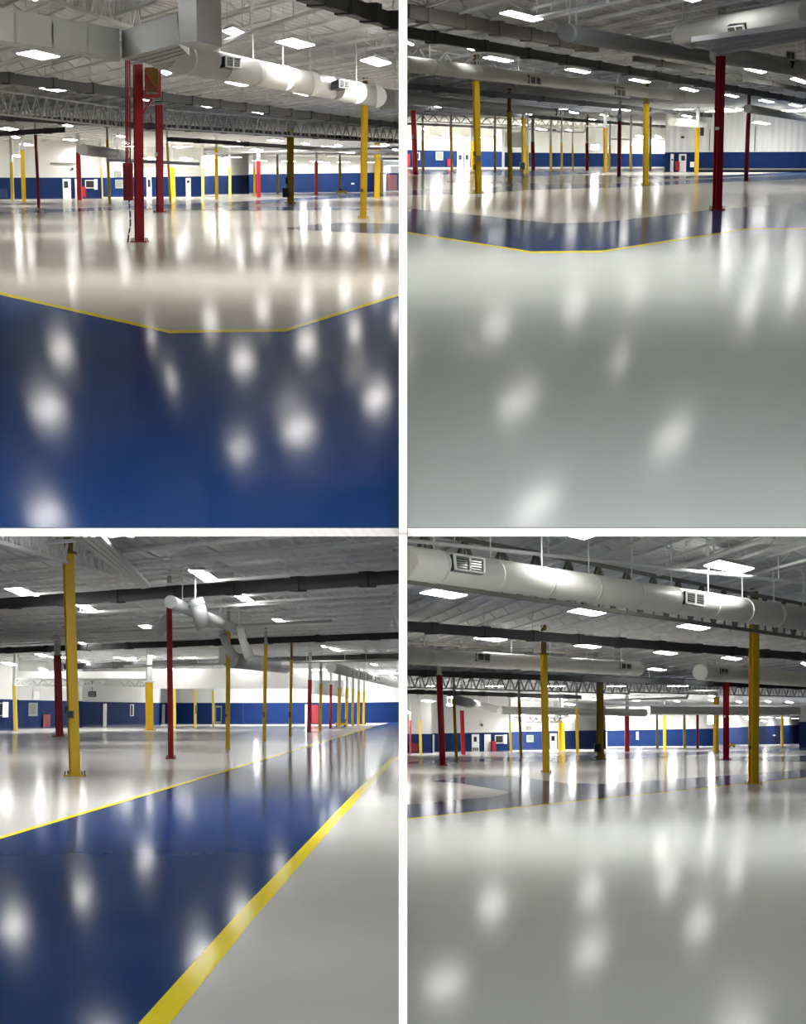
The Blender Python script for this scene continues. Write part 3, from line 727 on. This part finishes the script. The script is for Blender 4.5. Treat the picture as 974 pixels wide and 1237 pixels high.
# ------------------------------------------------------------------ columns
def hsec(w, rot=.35):
    f = w*.5; t = w*.13
    P = [(-f, -f), (f, -f), (f, -f+t), (t*.6, -f+t), (t*.6, f-t), (f, f-t), (f, f), (-f, f), (-f, f-t), (-t*.6, f-t), (-t*.6, -f+t), (-f, -f+t)]
    c, s = math.cos(rot), math.sin(rot)
    k = 1/(abs(c)+abs(s))
    return [((x*c-y*s)*k, (x*s+y*c)*k) for x, y in P]
def psec(w, n=14): return [(w/2*math.cos(2*math.pi*i/n), w/2*math.sin(2*math.pi*i/n)) for i in range(n)]
def psq(w):
    f = w/2; t = w*.14
    return [(-f, -f+t), (-f+t, -f), (f-t, -f), (f, -f+t), (f, f-t), (f-t, f), (-f+t, f), (-f, f-t)]
CN = {'red': 'red', 'yellow': 'yellow', 'pale': 'haze-washed yellow', 'dred': 'dark red'}
def columns(h, data):
    """(x_base, y_base, x_top, y_top, width_px, colour, section, [brown band top y])"""
    by = {}
    for i, c in enumerate(sorted(data)): by.setdefault(c[5], []).append(c)
    res = []
    for c in data:
        xb, yb, xt, yt, w, col, sec = c[:7]
        idx = by[col].index(c)+1
        A = onz(h, xb, yb, 0); d = A.y; W = w*d/F
        T = ond(h, xt, yt, d); T.z = min(T.z, h.zc-.5)
        T2 = Vector((T.x, T.y, h.zc-.02))
        if sec == 'H': S = hsec(W*1.0)
        elif sec == 'P': S = psec(W)
        else: S = psq(W)
        b = MB(); base = A+Vector((0, 0, .001))
        b.prism([base+Vector((x, y, 0)) for x, y in S], [Vector((T.x+x, T.y+y, T.z)) for x, y in S])
        o = b.build('steel_column', M[col], h, loc=A, smooth=(sec == 'P'))
        size = 'slim ' if w < 4.2 else ('broad ' if w > 8 else '')
        shape = {'H': 'H-section', 'P': 'round', 'S': 'square'}[sec]
        tag(o, '%s%s steel column, %s %s one from the left, %s' % (size, CN[col], ORD[idx], CN[col], h.where), 'column', CN[col]+' columns of the '+h.where)
        up = [(x*.8, y*.8) for x, y in S]
        b = MB(); b.prism([Vector((T.x+x, T.y+y, T.z)) for x, y in up], [Vector((T2.x+x, T2.y+y, T2.z)) for x, y in up])
        b.build('upper_section', M['brown'] if len(c) > 7 else M['steel'], h, parent=o)
        if w >= 4.2:
            b = MB(); b.box(T.x-W*.6, T.x+W*.6, T.y-W*.6, T.y+W*.6, T.z-.02, T.z+.03); b.build('cap_plate', M['steel'] if len(c) <= 7 else M['brown'], h, parent=o)
        if w >= 6:
            b = MB(); k = .78; b.box(A.x-W*k, A.x+W*k, A.y-W*k, A.y+W*k, .001, .035)
            p = b.build('base_plate', M[col], h, parent=o)
            for sx in (-1, 1):
                for sy in (-1, 1):
                    b = MB(); q = Vector((A.x+sx*W*.66, A.y+sy*W*.66, 0)); b.tube([q+Vector((0, 0, .036)), q+Vector((0, 0, .12))], W*.06, 6)
                    b.build('bolt', M['gbox'], h, parent=p)
        o['_d'] = d; res.append(o); h.cols.append((xb, o, d))
    return res
def colbox(h, o, name, x0, y0, x1, y1, m, depth=.12, lab=None, dd=.0):
    """a box fixed on a column's front, pixel rectangle at the column's depth"""
    d = o['_d']-dd-.18; A = ond(h, x0, y0, d); B = ond(h, x1, y1, d)
    b = MB(); b.box(A.x, B.x, A.y-depth, A.y, B.z, A.z)
    c = b.build(name, m, h, parent=o)
    if lab: c['label'] = lab
    b = MB(); w = (B.x-A.x); hh = A.z-B.z
    b.box(A.x+w*.1, B.x-w*.1, A.y-depth-.012, A.y-depth, B.z+hh*.08, A.z-hh*.08)
    return c, b
tc_ = columns(TL, [
 (168.5, 292.5, 166.5, 77, 12.5, 'red', 'H'), (193.5, 256.5, 192, 124, 9.5, 'red', 'H'), (47, 251, 43, 163, 3.8, 'red', 'P'), (96.5, 242, 94.5, 184, 5.4, 'red', 'S'),
 (29, 244.3, 27, 181, 5.6, 'yellow', 'H'), (15.3, 242.3, 13.7, 196, 3.8, 'pale', 'S'), (132.5, 247, 129.5, 169, 3.2, 'yellow', 'S'), (123, 239.6, 121.8, 202, 3, 'pale', 'S'),
 (206, 244, 202, 173, 2.6, 'yellow', 'S'), (209.6, 239, 208, 199, 5.2, 'yellow', 'S'), (245.3, 238.6, 245, 203, 3.2, 'pale', 'S'), (262, 241, 261.5, 178, 3.8, 'yellow', 'S'),
 (278, 238.3, 277.8, 202, 3.2, 'pale', 'S'), (307.5, 237, 307.3, 202, 2.6, 'yellow', 'S'), (312.5, 238.6, 312.3, 194, 4.8, 'red', 'S'), (336, 233.6, 335.3, 202, 3, 'pale', 'S'),
 (351, 245.6, 350.5, 144, 8.6, 'yellow', 'H'), (382, 235.7, 382.3, 195, 3.9, 'red', 'S'), (411, 233.6, 410.8, 195, 3, 'brown', 'S') if False else (411, 233.6, 410.8, 195, 3, 'pale', 'S'),
 (439, 264, 441, 96, 8.4, 'yellow', 'H', 1), (455.5, 239.7, 456, 165, 6.8, 'yellow', 'H', 1), (461, 233, 461.3, 195, 2.4, 'pale', 'S')])
big = tc_[0]; d = big['_d']
def conduit(h, o, x0, y0, x1, y1, r, m, dd=.2):
    b = MB(); b.tube([ond(h, x0, y0, o['_d']-dd), ond(h, x1, y1, o['_d']-dd)], r, 8); return b.build('conduit', m, h, parent=o, smooth=True)
for x in (152.2, 154.4, 157): conduit(TL, big, x-.3, 73, x+.3, 200, .022, M['red'])
c, b = colbox(TL, big, 'enclosure', 150, 197, 161.5, 242, M['red'], .3, 'red electrical enclosure on the left side'); b.build('door', M['dred'], TL, parent=c)
dd = d-.3; b = MB(); b.tube([ond(TL, x, y, dd) for x, y in ((155.8, 242), (157.3, 258), (157.6, 272), (155.5, 284), (154.3, 295.5))], .02, 8)
cb = b.build('hanging_cable', M['black'], TL, parent=big, smooth=True); cb['label'] = 'black and white striped cable'
b = MB()
for x, y, x2, y2 in ((155.9, 244, 156.2, 246.5), (156.9, 252, 157.2, 255), (157.5, 262, 157.6, 265), (157.3, 273, 157, 276), (155.9, 281, 155.5, 284)):
    b.tube([ond(TL, x, y, dd-.003), ond(TL, x2, y2, dd-.003)], .024, 8)
b.build('white_band', M['white'], TL, parent=cb)
# bracket with brown panel, upper right side
c, b = colbox(TL, big, 'control_panel', 176.5, 82, 193.5, 112, M['brown'], .25, 'brown grey metal panel in a red frame')
bb = MB(); D = d-.5
for p, q in (((176, 84), (176, 116)), ((193.5, 84), (193.5, 116)), ((176, 115), (194, 115)), ((176, 90), (192, 112)), ((172, 137), (184, 119)), ((170, 117), (194, 117))):
    bb.bar(ond(TL, *p, D), ond(TL, *q, D), .05, .05)
bb.build('bracket', M['red'], TL, parent=big)
c, b = colbox(TL, tc_[1], 'junction_box', 186.8, 184.5, 190.5, 188.5, M['white'], .1)
c, b = colbox(TL, tc_[16], 'switch_box', 341.5, 227, 350, 238.5, M['gbox'], .4, 'grey switch box low on the column'); b.build('cover', M['tray'], TL, parent=c)
colbox(TL, tc_[16], 'junction_box', 345, 214, 348, 222, M['brown'], .1)
colbox(TL, tc_[19], 'junction_box', 436, 228, 439, 232, M['brown'], .1)
colbox(TL, tc_[1], 'junction_box', 193.5, 90+60, 196, 155, M['dred'], .1)
# scissor lift / yellow machine at far column
def cart(h, x0, y0, x1, y1, label):
    A = onz(h, x0, y1, 0); B = onz(h, x1, y1, 0); top = ond(h, x0, y0, A.y).z; w = B.x-A.x
    b = MB(); b.box(A.x, B.x, A.y, A.y+1.2, .18, top*.55); o = b.build('floor_cart', M['yellow'], h); tag(o, label, 'cart')
    for i in range(2):
        for j in range(2):
            q = Vector((A.x+w*(.15+.7*i), A.y+.15+.9*j, .16)); b = MB(); b.tube([q-Vector((.06, 0, 0)), q+Vector((.06, 0, 0))], .155, 12); b.build('wheel', M['black'], h, parent=o)
    b = MB(); b.box(A.x+w*.3, A.x+w*.6, A.y+.3, A.y+.9, top*.55, top*.85); b.build('motor', M['brown'], h, parent=o)
    b = MB(); b.bar(Vector((B.x-.1, A.y+.6, top*.5)), Vector((B.x-.05, A.y+.6, top)), .06, .06); b.bar(Vector((B.x-.3, A.y+.6, top)), Vector((B.x+.1, A.y+.6, top)), .05, .05); b.build('handle', M['black'], h, parent=o)
cart(TL, 405, 227, 419.5, 234.2, 'low yellow cart at the foot of the far column, upper left hall')
cart(BL, 405, 869.5, 418, 878.3, 'low yellow cart at the foot of the far columns, lower left hall')
cart(BR, 881, 896, 889, 902.8, 'low yellow cart right of the slim red column, lower right hall')

rc_ = columns(TR, [
 (866.5, 253.5, 871, 67, 11, 'red', 'H'), (578.3, 233.3, 575, 97, 8.4, 'yellow', 'H', 1), (502, 211, 499.6, 132, 6.4, 'red', 'P'), (616.6, 217.3, 615.4, 135, 5.4, 'yellow', 'H', 1),
 (633.5, 209.5, 633, 142, 5.6, 'yellow', 'H'), (546, 207.3, 545, 152, 3.2, 'pale', 'S'), (511.6, 206.6, 510.8, 170, 3, 'pale', 'S'), (571, 204, 570.5, 171, 4, 'yellow', 'S'),
 (598.3, 206, 598, 164, 3.1, 'pale', 'S'), (638, 209, 637.6, 176, 2.6, 'pale', 'S'), (644.3, 205.6, 643.6, 171, 4.4, 'red', 'S'), (665.8, 207, 665.5, 175, 3, 'pale', 'S'),
 (678.8, 206.8, 678.6, 172, 2.6, 'yellow', 'S'), (692.2, 205.2, 692, 175, 2.2, 'pale', 'S'), (709.5, 205.7, 709.3, 173, 4, 'red', 'P'), (731.8, 207.7, 731.5, 154, 4.8, 'yellow', 'H'),
 (737, 204, 736.8, 175, 2.4, 'pale', 'S'), (747.8, 213.7, 748.8, 146, 4.6, 'red', 'P'), (780, 223.7, 781, 125, 6.6, 'yellow', 'H', 1), (762.3, 206.8, 762.2, 176, 3, 'pale', 'S'),
 (785.8, 205.8, 785.6, 176, 2.7, 'pale', 'S'), (841.5, 210.5, 843, 154, 4.8, 'yellow', 'H'), (901.5, 218.5, 904.8, 130, 5.2, 'red', 'P', 1)])
colbox(TR, rc_[1], 'switch_box', 575.5, 188, 581, 194.5, M['gbox'], .2); colbox(TR, rc_[1], 'junction_box', 571.5, 183, 575, 188.5, M['brown'], .2)
colbox(TR, rc_[1], 'junction_box', 571.5, 199, 574.5, 205, M['brown'], .2)
c, b = colbox(TR, rc_[4], 'switch_box', 628, 196, 634, 205, M['gbox'], .4, 'grey switch box low on the column'); b.build('cover', M['tray'], TR, parent=c)
colbox(TR, rc_[0], 'junction_box', 864.5, 153.5, 868.5, 157, M['white'], .1)
colbox(TR, rc_[21], 'switch_box', 834, 195.5, 838.5, 202, M['white'], .2); colbox(TR, rc_[21], 'speaker', 846, 154, 850, 164, M['black'], .3)
colbox(TR, rc_[2], 'junction_box', 497.5, 163, 500, 168, M['gbox'], .1); colbox(TR, rc_[17], 'junction_box', 745.5, 138, 751, 143, M['white'], .3)
colbox(TR, rc_[7], 'junction_box', 572, 190, 574, 196, M['brown'], .2)

lc_ = columns(BL, [
 (90.5, 937.5, 82.5, 668, 15.2, 'yellow', 'H', 1), (206.5, 916.7, 204.3, 723, 7.2, 'red', 'H'), (72, 889.7, 69.3, 791, 10.2, 'red', 'H'), (58, 879.5, 57, 834, 3.2, 'dred', 'P'),
 (19, 883.3, 17.3, 827, 4.6, 'pale', 'S'), (181, 882.6, 180, 824, 10, 'yellow', 'H'), (211, 880.5, 210.5, 832, 3.6, 'pale', 'S'), (236, 880, 235.8, 833, 3, 'pale', 'S'),
 (258, 878.4, 257.5, 834, 3, 'pale', 'S'), (275, 904.7, 276, 755, 5.6, 'yellow', 'H'), (319.3, 895.7, 321.2, 777, 4.6, 'yellow', 'H'), (350.5, 889.7, 352.3, 797, 3.8, 'yellow', 'H', 1),
 (373.4, 884.7, 374.6, 821, 5, 'red', 'S'), (386.5, 883, 388, 826, 3.6, 'yellow', 'S'), (399.4, 880.3, 400, 827, 3.3, 'red', 'P'), (409.5, 878.6, 410.3, 831, 4.2, 'yellow', 'S'),
 (418.3, 877.5, 419.3, 831, 3.6, 'yellow', 'S'), (426, 877, 426.6, 832, 3, 'yellow', 'S'), (433, 876.4, 433.4, 835, 3.4, 'yellow', 'S'), (439.3, 876, 439.8, 835, 2.8, 'yellow', 'S')])
c, b = colbox(BL, lc_[0], 'switch_box', 81.5, 858.5, 89.5, 867.5, M['gbox'], .12, 'grey switch box at mid height'); b.build('cover', M['tray'], BL, parent=c)
colbox(BL, lc_[0], 'conduit_box', 79.5, 853, 81.5, 862, M['black'], .1)
colbox(BL, lc_[9], 'junction_box', 272.8, 863, 275, 866, M['brown'], .1); colbox(BL, lc_[10], 'junction_box', 317.5, 860, 320, 867, M['brown'], .15)
colbox(BL, lc_[11], 'junction_box', 349, 860, 351.5, 867, M['brown'], .2); colbox(BL, lc_[7], 'junction_box', 236, 852, 238, 862, M['brown'], .2)
qc_ = columns(BR, [
 (910.5, 947.3, 911.5, 724, 12, 'yellow', 'H', 1), (660, 933.5, 657, 790, 8.2, 'yellow', 'H', 1), (535, 924.8, 530.8, 815, 7.6, 'red', 'P'), (551.7, 916.7, 548.5, 845, 3.6, 'yellow', 'S'),
 (560, 911.7, 558, 858, 5, 'red', 'S'), (508.3, 912, 507.8, 870, 3.4, 'pale', 'S'), (496, 911.5, 495.8, 870, 2.4, 'red', 'P'), (617.6, 908.8, 616, 872, 3.1, 'pale', 'S'),
 (629.8, 913.7, 627.3, 847, 3.6, 'yellow', 'S'), (676.8, 907.6, 676.6, 870, 4.2, 'yellow', 'S'), (681.2, 907.3, 680, 873, 3.4, 'yellow', 'S'), (698, 911.7, 696.8, 855, 3.5, 'yellow', 'S'),
 (725.5, 915.7, 724.8, 824, 8.4, 'yellow', 'H'), (757.8, 907.7, 757.6, 865, 5.5, 'red', 'S'), (794.5, 904.3, 794, 869, 2.8, 'pale', 'S'), (803.3, 906.4, 803, 865, 3.3, 'yellow', 'S'),
 (827.3, 903.6, 827, 868, 3, 'pale', 'S'), (843, 904, 843, 864, 3.4, 'red', 'P'), (865.3, 907.7, 865.5, 832, 6.4, 'yellow', 'H'), (877.5, 917.7, 877.5, 817, 6.8, 'red', 'H', 1), (945, 901.8, 945, 863, 3.1, 'yellow', 'S')])
c, b = colbox(BR, qc_[12], 'switch_box', 717.5, 898, 725.5, 908.5, M['gbox'], .5, 'grey switch box low on the column'); b.build('cover', M['tray'], BR, parent=c)
colbox(BR, qc_[0], 'junction_box', 904.5, 900.5, 907.5, 905.5, M['brown'], .1); colbox(BR, qc_[19], 'junction_box', 871.5, 807, 880.5, 812.5, M['white'], .4)
colbox(BR, qc_[2], 'junction_box', 528, 820, 531, 828, M['dred'], .2); colbox(BR, qc_[19], 'junction_box', 874.5, 864, 876.8, 867, M['white'], .1)

# ------------------------------------------------------------------ things on the walls
def wall_quad(h, b, x0, y0, x1, y1, off0, off1, floor_=False, m=0):
    da = wall_depth(h, x0); db = wall_depth(h, x1)
    P = []
    A0 = ond(h, x0, y0, da); A1 = ond(h, x0, y1, da); B0 = ond(h, x1, y0, db); B1 = ond(h, x1, y1, db)
    zt = (A0.z+B0.z)/2; zb = 0.0 if floor_ else (A1.z+B1.z)/2
    f = Vector((0, -off0, 0)); g = Vector((0, -off1, 0))
    L0 = Vector((A0.x, A0.y, 0)); R0 = Vector((B0.x, B0.y, 0))
    b.prism([L0+g+Vector((0, 0, zb)), R0+g+Vector((0, 0, zb)), R0+f+Vector((0, 0, zb)), L0+f+Vector((0, 0, zb))],
            [L0+g+Vector((0, 0, zt)), R0+g+Vector((0, 0, zt)), R0+f+Vector((0, 0, zt)), L0+f+Vector((0, 0, zt))], m)
DN = [0]; WN = [0]
def door(h, x0, y0, x1, win=None, m='white', kick=False):
    DN[0] += 1; yb = h.yh+30
    b = MB(); wall_quad(h, b, x0, y0, x1, 0, .005, .14, True); o = b.build('door_%d' % DN[0], M[m], h); struct(o, 'white door in the back wall, '+h.where)
    if win:
        b = MB(); wall_quad(h, b, win[0], win[1], win[2], win[3], .14, .18); b.build('pane', M['glass'], h, parent=o)
    if kick:
        b = MB(); wall_quad(h, b, x0+.6, kick, x1-.6, kick+4, .14, .18); b.build('kick_plate', M['gbox'], h, parent=o)
    b = MB(); w = x1-x0; ym = h.yh+5; wall_quad(h, b, x1-w*.2, ym, x1-w*.1, ym+1, .14, .3); b.build('door_handle', M['gbox'], h, parent=o)
def window(h, x0, y0, x1, y1, fr=1.0):
    WN[0] += 1
    b = MB(); wall_quad(h, b, x0, y0, x1, y1, .005, .15); o = b.build('window_%d' % WN[0], M['white'], h); struct(o, 'small office window, '+h.where)
    b = MB(); wall_quad(h, b, x0+fr, y0+fr, x1-fr, y1-fr, .15, .18); b.build('pane', M['black'], h, parent=o)
def wbox(h, name, x0, y0, x1, y1, m, label, cat, th=.3, inner=None, fl=False):
    b = MB(); wall_quad(h, b, x0, y0, x1, y1, .005, th, fl); o = b.build(name, M[m], h); tag(o, label, cat)
    b = MB(); w = x1-x0; k = y1-y0; wall_quad(h, b, x0+w*.12, y0+k*.1, x1-w*.12, y1-k*.14, th, th+.03); b.build('cover', M[inner or m], h, parent=o)
door(TL, 75.8, 216, 85.5, (77.5, 219, 82.5, 227), kick=235); door(TL, 90.5, 216, 94, None); door(TL, 177, 214, 183, (178.5, 217, 182, 226)); door(TL, 224.5, 215, 230.5, (226, 218, 229, 221))
door(TL, 462.5, 210, 466.5)
window(TL, 103, 217.5, 114.5, 227.5); wbox(TL, 'wall_cabinet', 114, 216.5, 117.8, 229, 'white', 'white cabinet beside the office window, upper left hall', 'cabinet')
wbox(TL, 'hose_cabinet', 98.5, 225.5, 104, 238.5, 'red', 'red cabinet beside the far red column, upper left hall', 'cabinet', 1.0)
wbox(TL, 'electrical_panel', 139.5, 217, 149, 227.5, 'green', 'grey green electrical panel left of the red columns, upper left hall', 'electrical panel', inner='gbox')
wbox(TL, 'electrical_panel', 138.5, 207, 146.5, 213.5, 'gbox', 'grey panel high on the wall left of the big red column', 'electrical panel')
wbox(TL, 'wall_box', 86.5, 202.5, 89, 205.5, 'black', 'tiny black box high on the white wall, upper left hall', 'box')
wbox(TL, 'red_door', 468, 211, 480, 230, 'dred', 'dark red door at the right end of the back wall, upper left hall', 'door', .2)
wbox(TL, 'wall_vent', 61, 196.5, 92, 198.5, 'gbox', 'long thin grey vent high on the white wall, upper left hall', 'vent', .2)
wbox(TL, 'work_bench', 0, 228, 9, 239, 'dblue', 'dark blue bench at the left end of the back wall', 'bench', 1.5)
door(TR, 552.5, 182, 560, (554, 187, 558, 193)); door(TR, 561.3, 182, 567.5, (562.3, 187, 566, 193)); door(TR, 605.2, 183, 609.8, None)
door(TR, 820.5, 186, 829.3, (823, 188, 827.5, 194)); door(TR, 810.3, 186, 814, (811, 192, 813, 194)); door(TR, 635, 183, 637, None) 
wbox(TR, 'hose_cabinet', 815.5, 195, 820, 206, 'red', 'red cabinet beside the white door in the ribbed wall', 'cabinet', .8)
wbox(TR, 'electrical_panel', 526.5, 183, 535.5, 193.5, 'green', 'grey green electrical panel on the back wall, upper right hall', 'electrical panel', inner='gbox')
wbox(TR, 'hose_cabinet', 540.5, 192, 545, 200.5, 'red', 'small red cabinet by the slim yellow column, upper right hall', 'cabinet', .6)
wbox(TR, 'hose_cabinet', 491.5, 186, 495.5, 200.5, 'red', 'red cabinet at the left edge of the upper right hall', 'cabinet', .6)
window(TR, 503.5, 184, 507.5, 193); 
wbox(TR, 'wall_speaker', 823, 164.5, 826.5, 167, 'black', 'tiny black speaker on the ribbed white wall', 'speaker')
wbox(TR, 'guard_rail', 838, 203.2, 985, 205.4, 'gbox', 'long grey guard rail along the ribbed wall, upper right hall', 'guard rail', .5)
wbox(TR, 'wall_joint', 912.2, 152, 913.2, 183, 'gbox', 'thin vertical joint strip on the ribbed wall', 'joint strip', .1)
wbox(TR, 'wall_joint', 857.5, 156, 858.3, 183, 'gbox', 'thin joint strip left of the big red column', 'joint strip', .1)
door(BL, 125, 850, 129.2, None); door(BL, 196, 851, 199.5, None); door(BL, 368.8, 851, 372, None)
window(BL, -6, 849, 6, 865); wbox(BL, 'wall_cabinet', 4.5, 848, 10.5, 866.5, 'white', 'white cabinet on the wall at the left edge, lower left hall', 'cabinet', .4)
window(BL, 157.5, 851, 161.8, 865, .8)
wbox(BL, 'electrical_panel', 35.5, 849, 45.7, 865, 'green', 'grey green electrical panel at the left, lower left hall', 'electrical panel', inner='gbox')
wbox(BL, 'hose_cabinet', 54, 863, 61, 878, 'dred', 'dark red cabinet behind the broad red column, lower left hall', 'cabinet', .6)
wbox(BL, 'wall_cabinet', 41, 835, 49, 845, 'white', 'white box on the wall above the grey green panel, lower left hall', 'cabinet', .4)
wbox(BL, 'blue_door', 260.5, 852.5, 268, 874.5, 'gbox', 'pale framed blue door in the far wall, lower left hall', 'door', .2, inner='blue')
wbox(BL, 'red_door', 377, 851.5, 384.5, 874, 'dred', 'dark red door behind the far columns, lower left hall', 'door', .2)
door(BR, 570, 887, 579, (572.5, 890, 576, 896), kick=903); door(BR, 585, 887, 593, None); door(BR, 664.5, 886, 673, (666, 889, 670.5, 895)); door(BR, 521.5, 887.5, 525, None); door(BR, 731, 884, 733.6, None)
window(BR, 598, 888, 608.5, 898); wbox(BR, 'wall_cabinet', 608.6, 887.5, 612.5, 898.5, 'white', 'white cabinet beside the office window, lower right hall', 'cabinet')
wbox(BR, 'hose_cabinet', 593.8, 895.5, 599, 907.3, 'red', 'red cabinet below the office window, lower right hall', 'cabinet', 1.0)
wbox(BR, 'electrical_panel', 636, 888, 644.5, 896.5, 'green', 'grey green electrical panel on the back wall, lower right hall', 'electrical panel', inner='gbox')
wbox(BR, 'electrical_panel', 636, 877, 642.5, 882.5, 'gbox', 'grey panel high on the white wall, lower right hall', 'electrical panel')
wbox(BR, 'wall_box', 581, 874.5, 583.5, 877, 'black', 'tiny black box high on the white wall, lower right hall', 'box')
wbox(BR, 'wall_cabinet', 768.5, 884, 771.5, 893.5, 'white', 'white box on the blue wall right of the red column, lower right hall', 'cabinet')
wbox(BR, 'hose_cabinet', 495.5, 898, 505, 908, 'dred', 'dark red bench cabinet at the left edge, lower right hall', 'cabinet', 1.0)
wbox(BR, 'wall_sign', 934, 887.5, 937.5, 889, 'white', 'tiny white sign on the right blue wall, lower right hall', 'sign', .1)
wbox(BL, 'wall_sign', 311, 860, 314, 861.5, 'white', 'tiny white sign on the far blue wall, lower left hall', 'sign', .1) if False else None
wbox(TL, 'wall_sign', 424.5, 221, 428, 222.6, 'white', 'tiny white sign on the far blue wall, upper left hall', 'sign', .1)

# hanging bulkheads (white soffits) and the sign, lower left
def bulkhead(h, x0, x1, yb, yt, d, label, m='wallw', n='trim_1', d2=None):
    A = ond(h, x0, yb, d); B = ond(h, x1, yb, d2 or d); b = MB(); T = Vector((0, .3, 0)); zb = A.z
    if yt is None: za, zc2 = h.zc-.45, h.zc-.45
    else: za, zc2 = ond(h, x0, yt, d).z, ond(h, x1, yt, d2 or d).z
    A.z = zb; B.z = zb
    b.prism([A, B, B+T, A+T], [Vector((A.x, A.y, za)), Vector((B.x, B.y, zc2)), Vector((B.x, B.y+.3, zc2)), Vector((A.x, A.y+.3, za))])
    struct(b.build(n, M[m], h), label)
bulkhead(BL, 181, 376, 832, 808, 150, 'white soffit across the lower left hall')
bulkhead(BL, 22, 176, 819.5, 811, 150, 'white beam above the open girder', n='trim_2')
bulkhead(BL, 376, 447, 838, 822, 150, 'white receding soffit at the right', n='trim_3', d2=250)
bulkhead(BR, 520, 580, 868.5, None, 210, 'white soffit at the left', 'wallw', 'trim_4') if False else None
bulkhead(TL, 135, 240, 202, 193, 225, 'white beam far behind the red columns', n='trim_5')
bulkhead(TR, 610, 632, 178, 160, 230, 'white beam behind the yellow columns', n='trim_6')
A = ond(BL, 106.5, 835, 170); B = ond(BL, 116, 842, 170); b = MB(); b.box(A.x, B.x, A.y, A.y+.2, B.z, A.z); b.bar(Vector(((A.x+B.x)/2, A.y+.1, A.z)), Vector(((A.x+B.x)/2, A.y+.1, BL.zc)), .04, .04)
o = b.build('hanging_sign', M['black'], BL); tag(o, 'small black hanging sign left of centre, lower left hall', 'sign')
b = MB(); w = B.x-A.x; hh = A.z-B.z
for r_ in range(2):
    for k in range(4):
        x = A.x+w*(.18+.17*k); z0 = B.z+hh*(.2+.36*r_); b.box(x, x+w*.10, A.y-.02, A.y-.001, z0, z0+hh*.18)
b.build('lettering', M['gbox'], BL, parent=o)

# ------------------------------------------------------------------ partitions between the halls
def partition(h, prof, name, label):
    b = MB(); t = 5.0*prof[0][0]/F
    b.prism([(-t, d, z) for d, z in prof], [(t, d, z) for d, z in prof])
    struct(b.build(name, M['edge'], h, Vector((0, prof[0][0], 0))), label)
yf = onz(TR, 487, 638, 0).y-.03
partition(TL, [(yf, -.03), (430, -6), (430, 12), (yf, 6.6)], 'wall_center', 'cream partition edge between the upper halls')
zt = ond(BR, 487, 646, yf).z
partition(BR, [(yf, -.4), (520, -4), (520, 6.9), (40, 6.9), (yf+9, ond(BR, 487, 470, yf+9).z), (yf, zt)], 'wall_center', 'cream partition edge between the lower halls')

# ------------------------------------------------------------------ camera, world, light
cd = bpy.data.cameras.new('camera'); cam = bpy.data.objects.new('camera', cd); C.objects.link(cam)
cam.location = (0, 0, H); cam.rotation_euler = (math.pi/2-BR.a, 0, 0)
cd.sensor_fit = 'VERTICAL'; cd.sensor_height = 36; cd.lens = 36*F/1237; cd.clip_end = 3000; cd.clip_start = .1
SC.camera = cam
w = bpy.data.worlds.new('world'); SC.world = w; w.use_nodes = True
w.node_tree.nodes['Background'].inputs[0].default_value = (.95, .97, 1, 1); w.node_tree.nodes['Background'].inputs[1].default_value = 1.0
ld = bpy.data.lights.new('front_fill_light', 'AREA'); ld.size = 1.2; ld.energy = 420; lo = bpy.data.objects.new('front_fill_light', ld); C.objects.link(lo)  # added fill behind the camera, whitens the slab and partition edges
lo.location = (0, -.6, H+.4); lo.rotation_euler = (math.pi/2, 0, 0)
SC.view_settings.view_transform = 'Standard'; SC.view_settings.look = 'None'; SC.view_settings.gamma = 1
SC.view_settings.use_curve_mapping = False; SC.view_settings.exposure = 0
for o in bpy.data.objects:
    for k in ('_loc', '_d'):
        if k in o: del o[k]
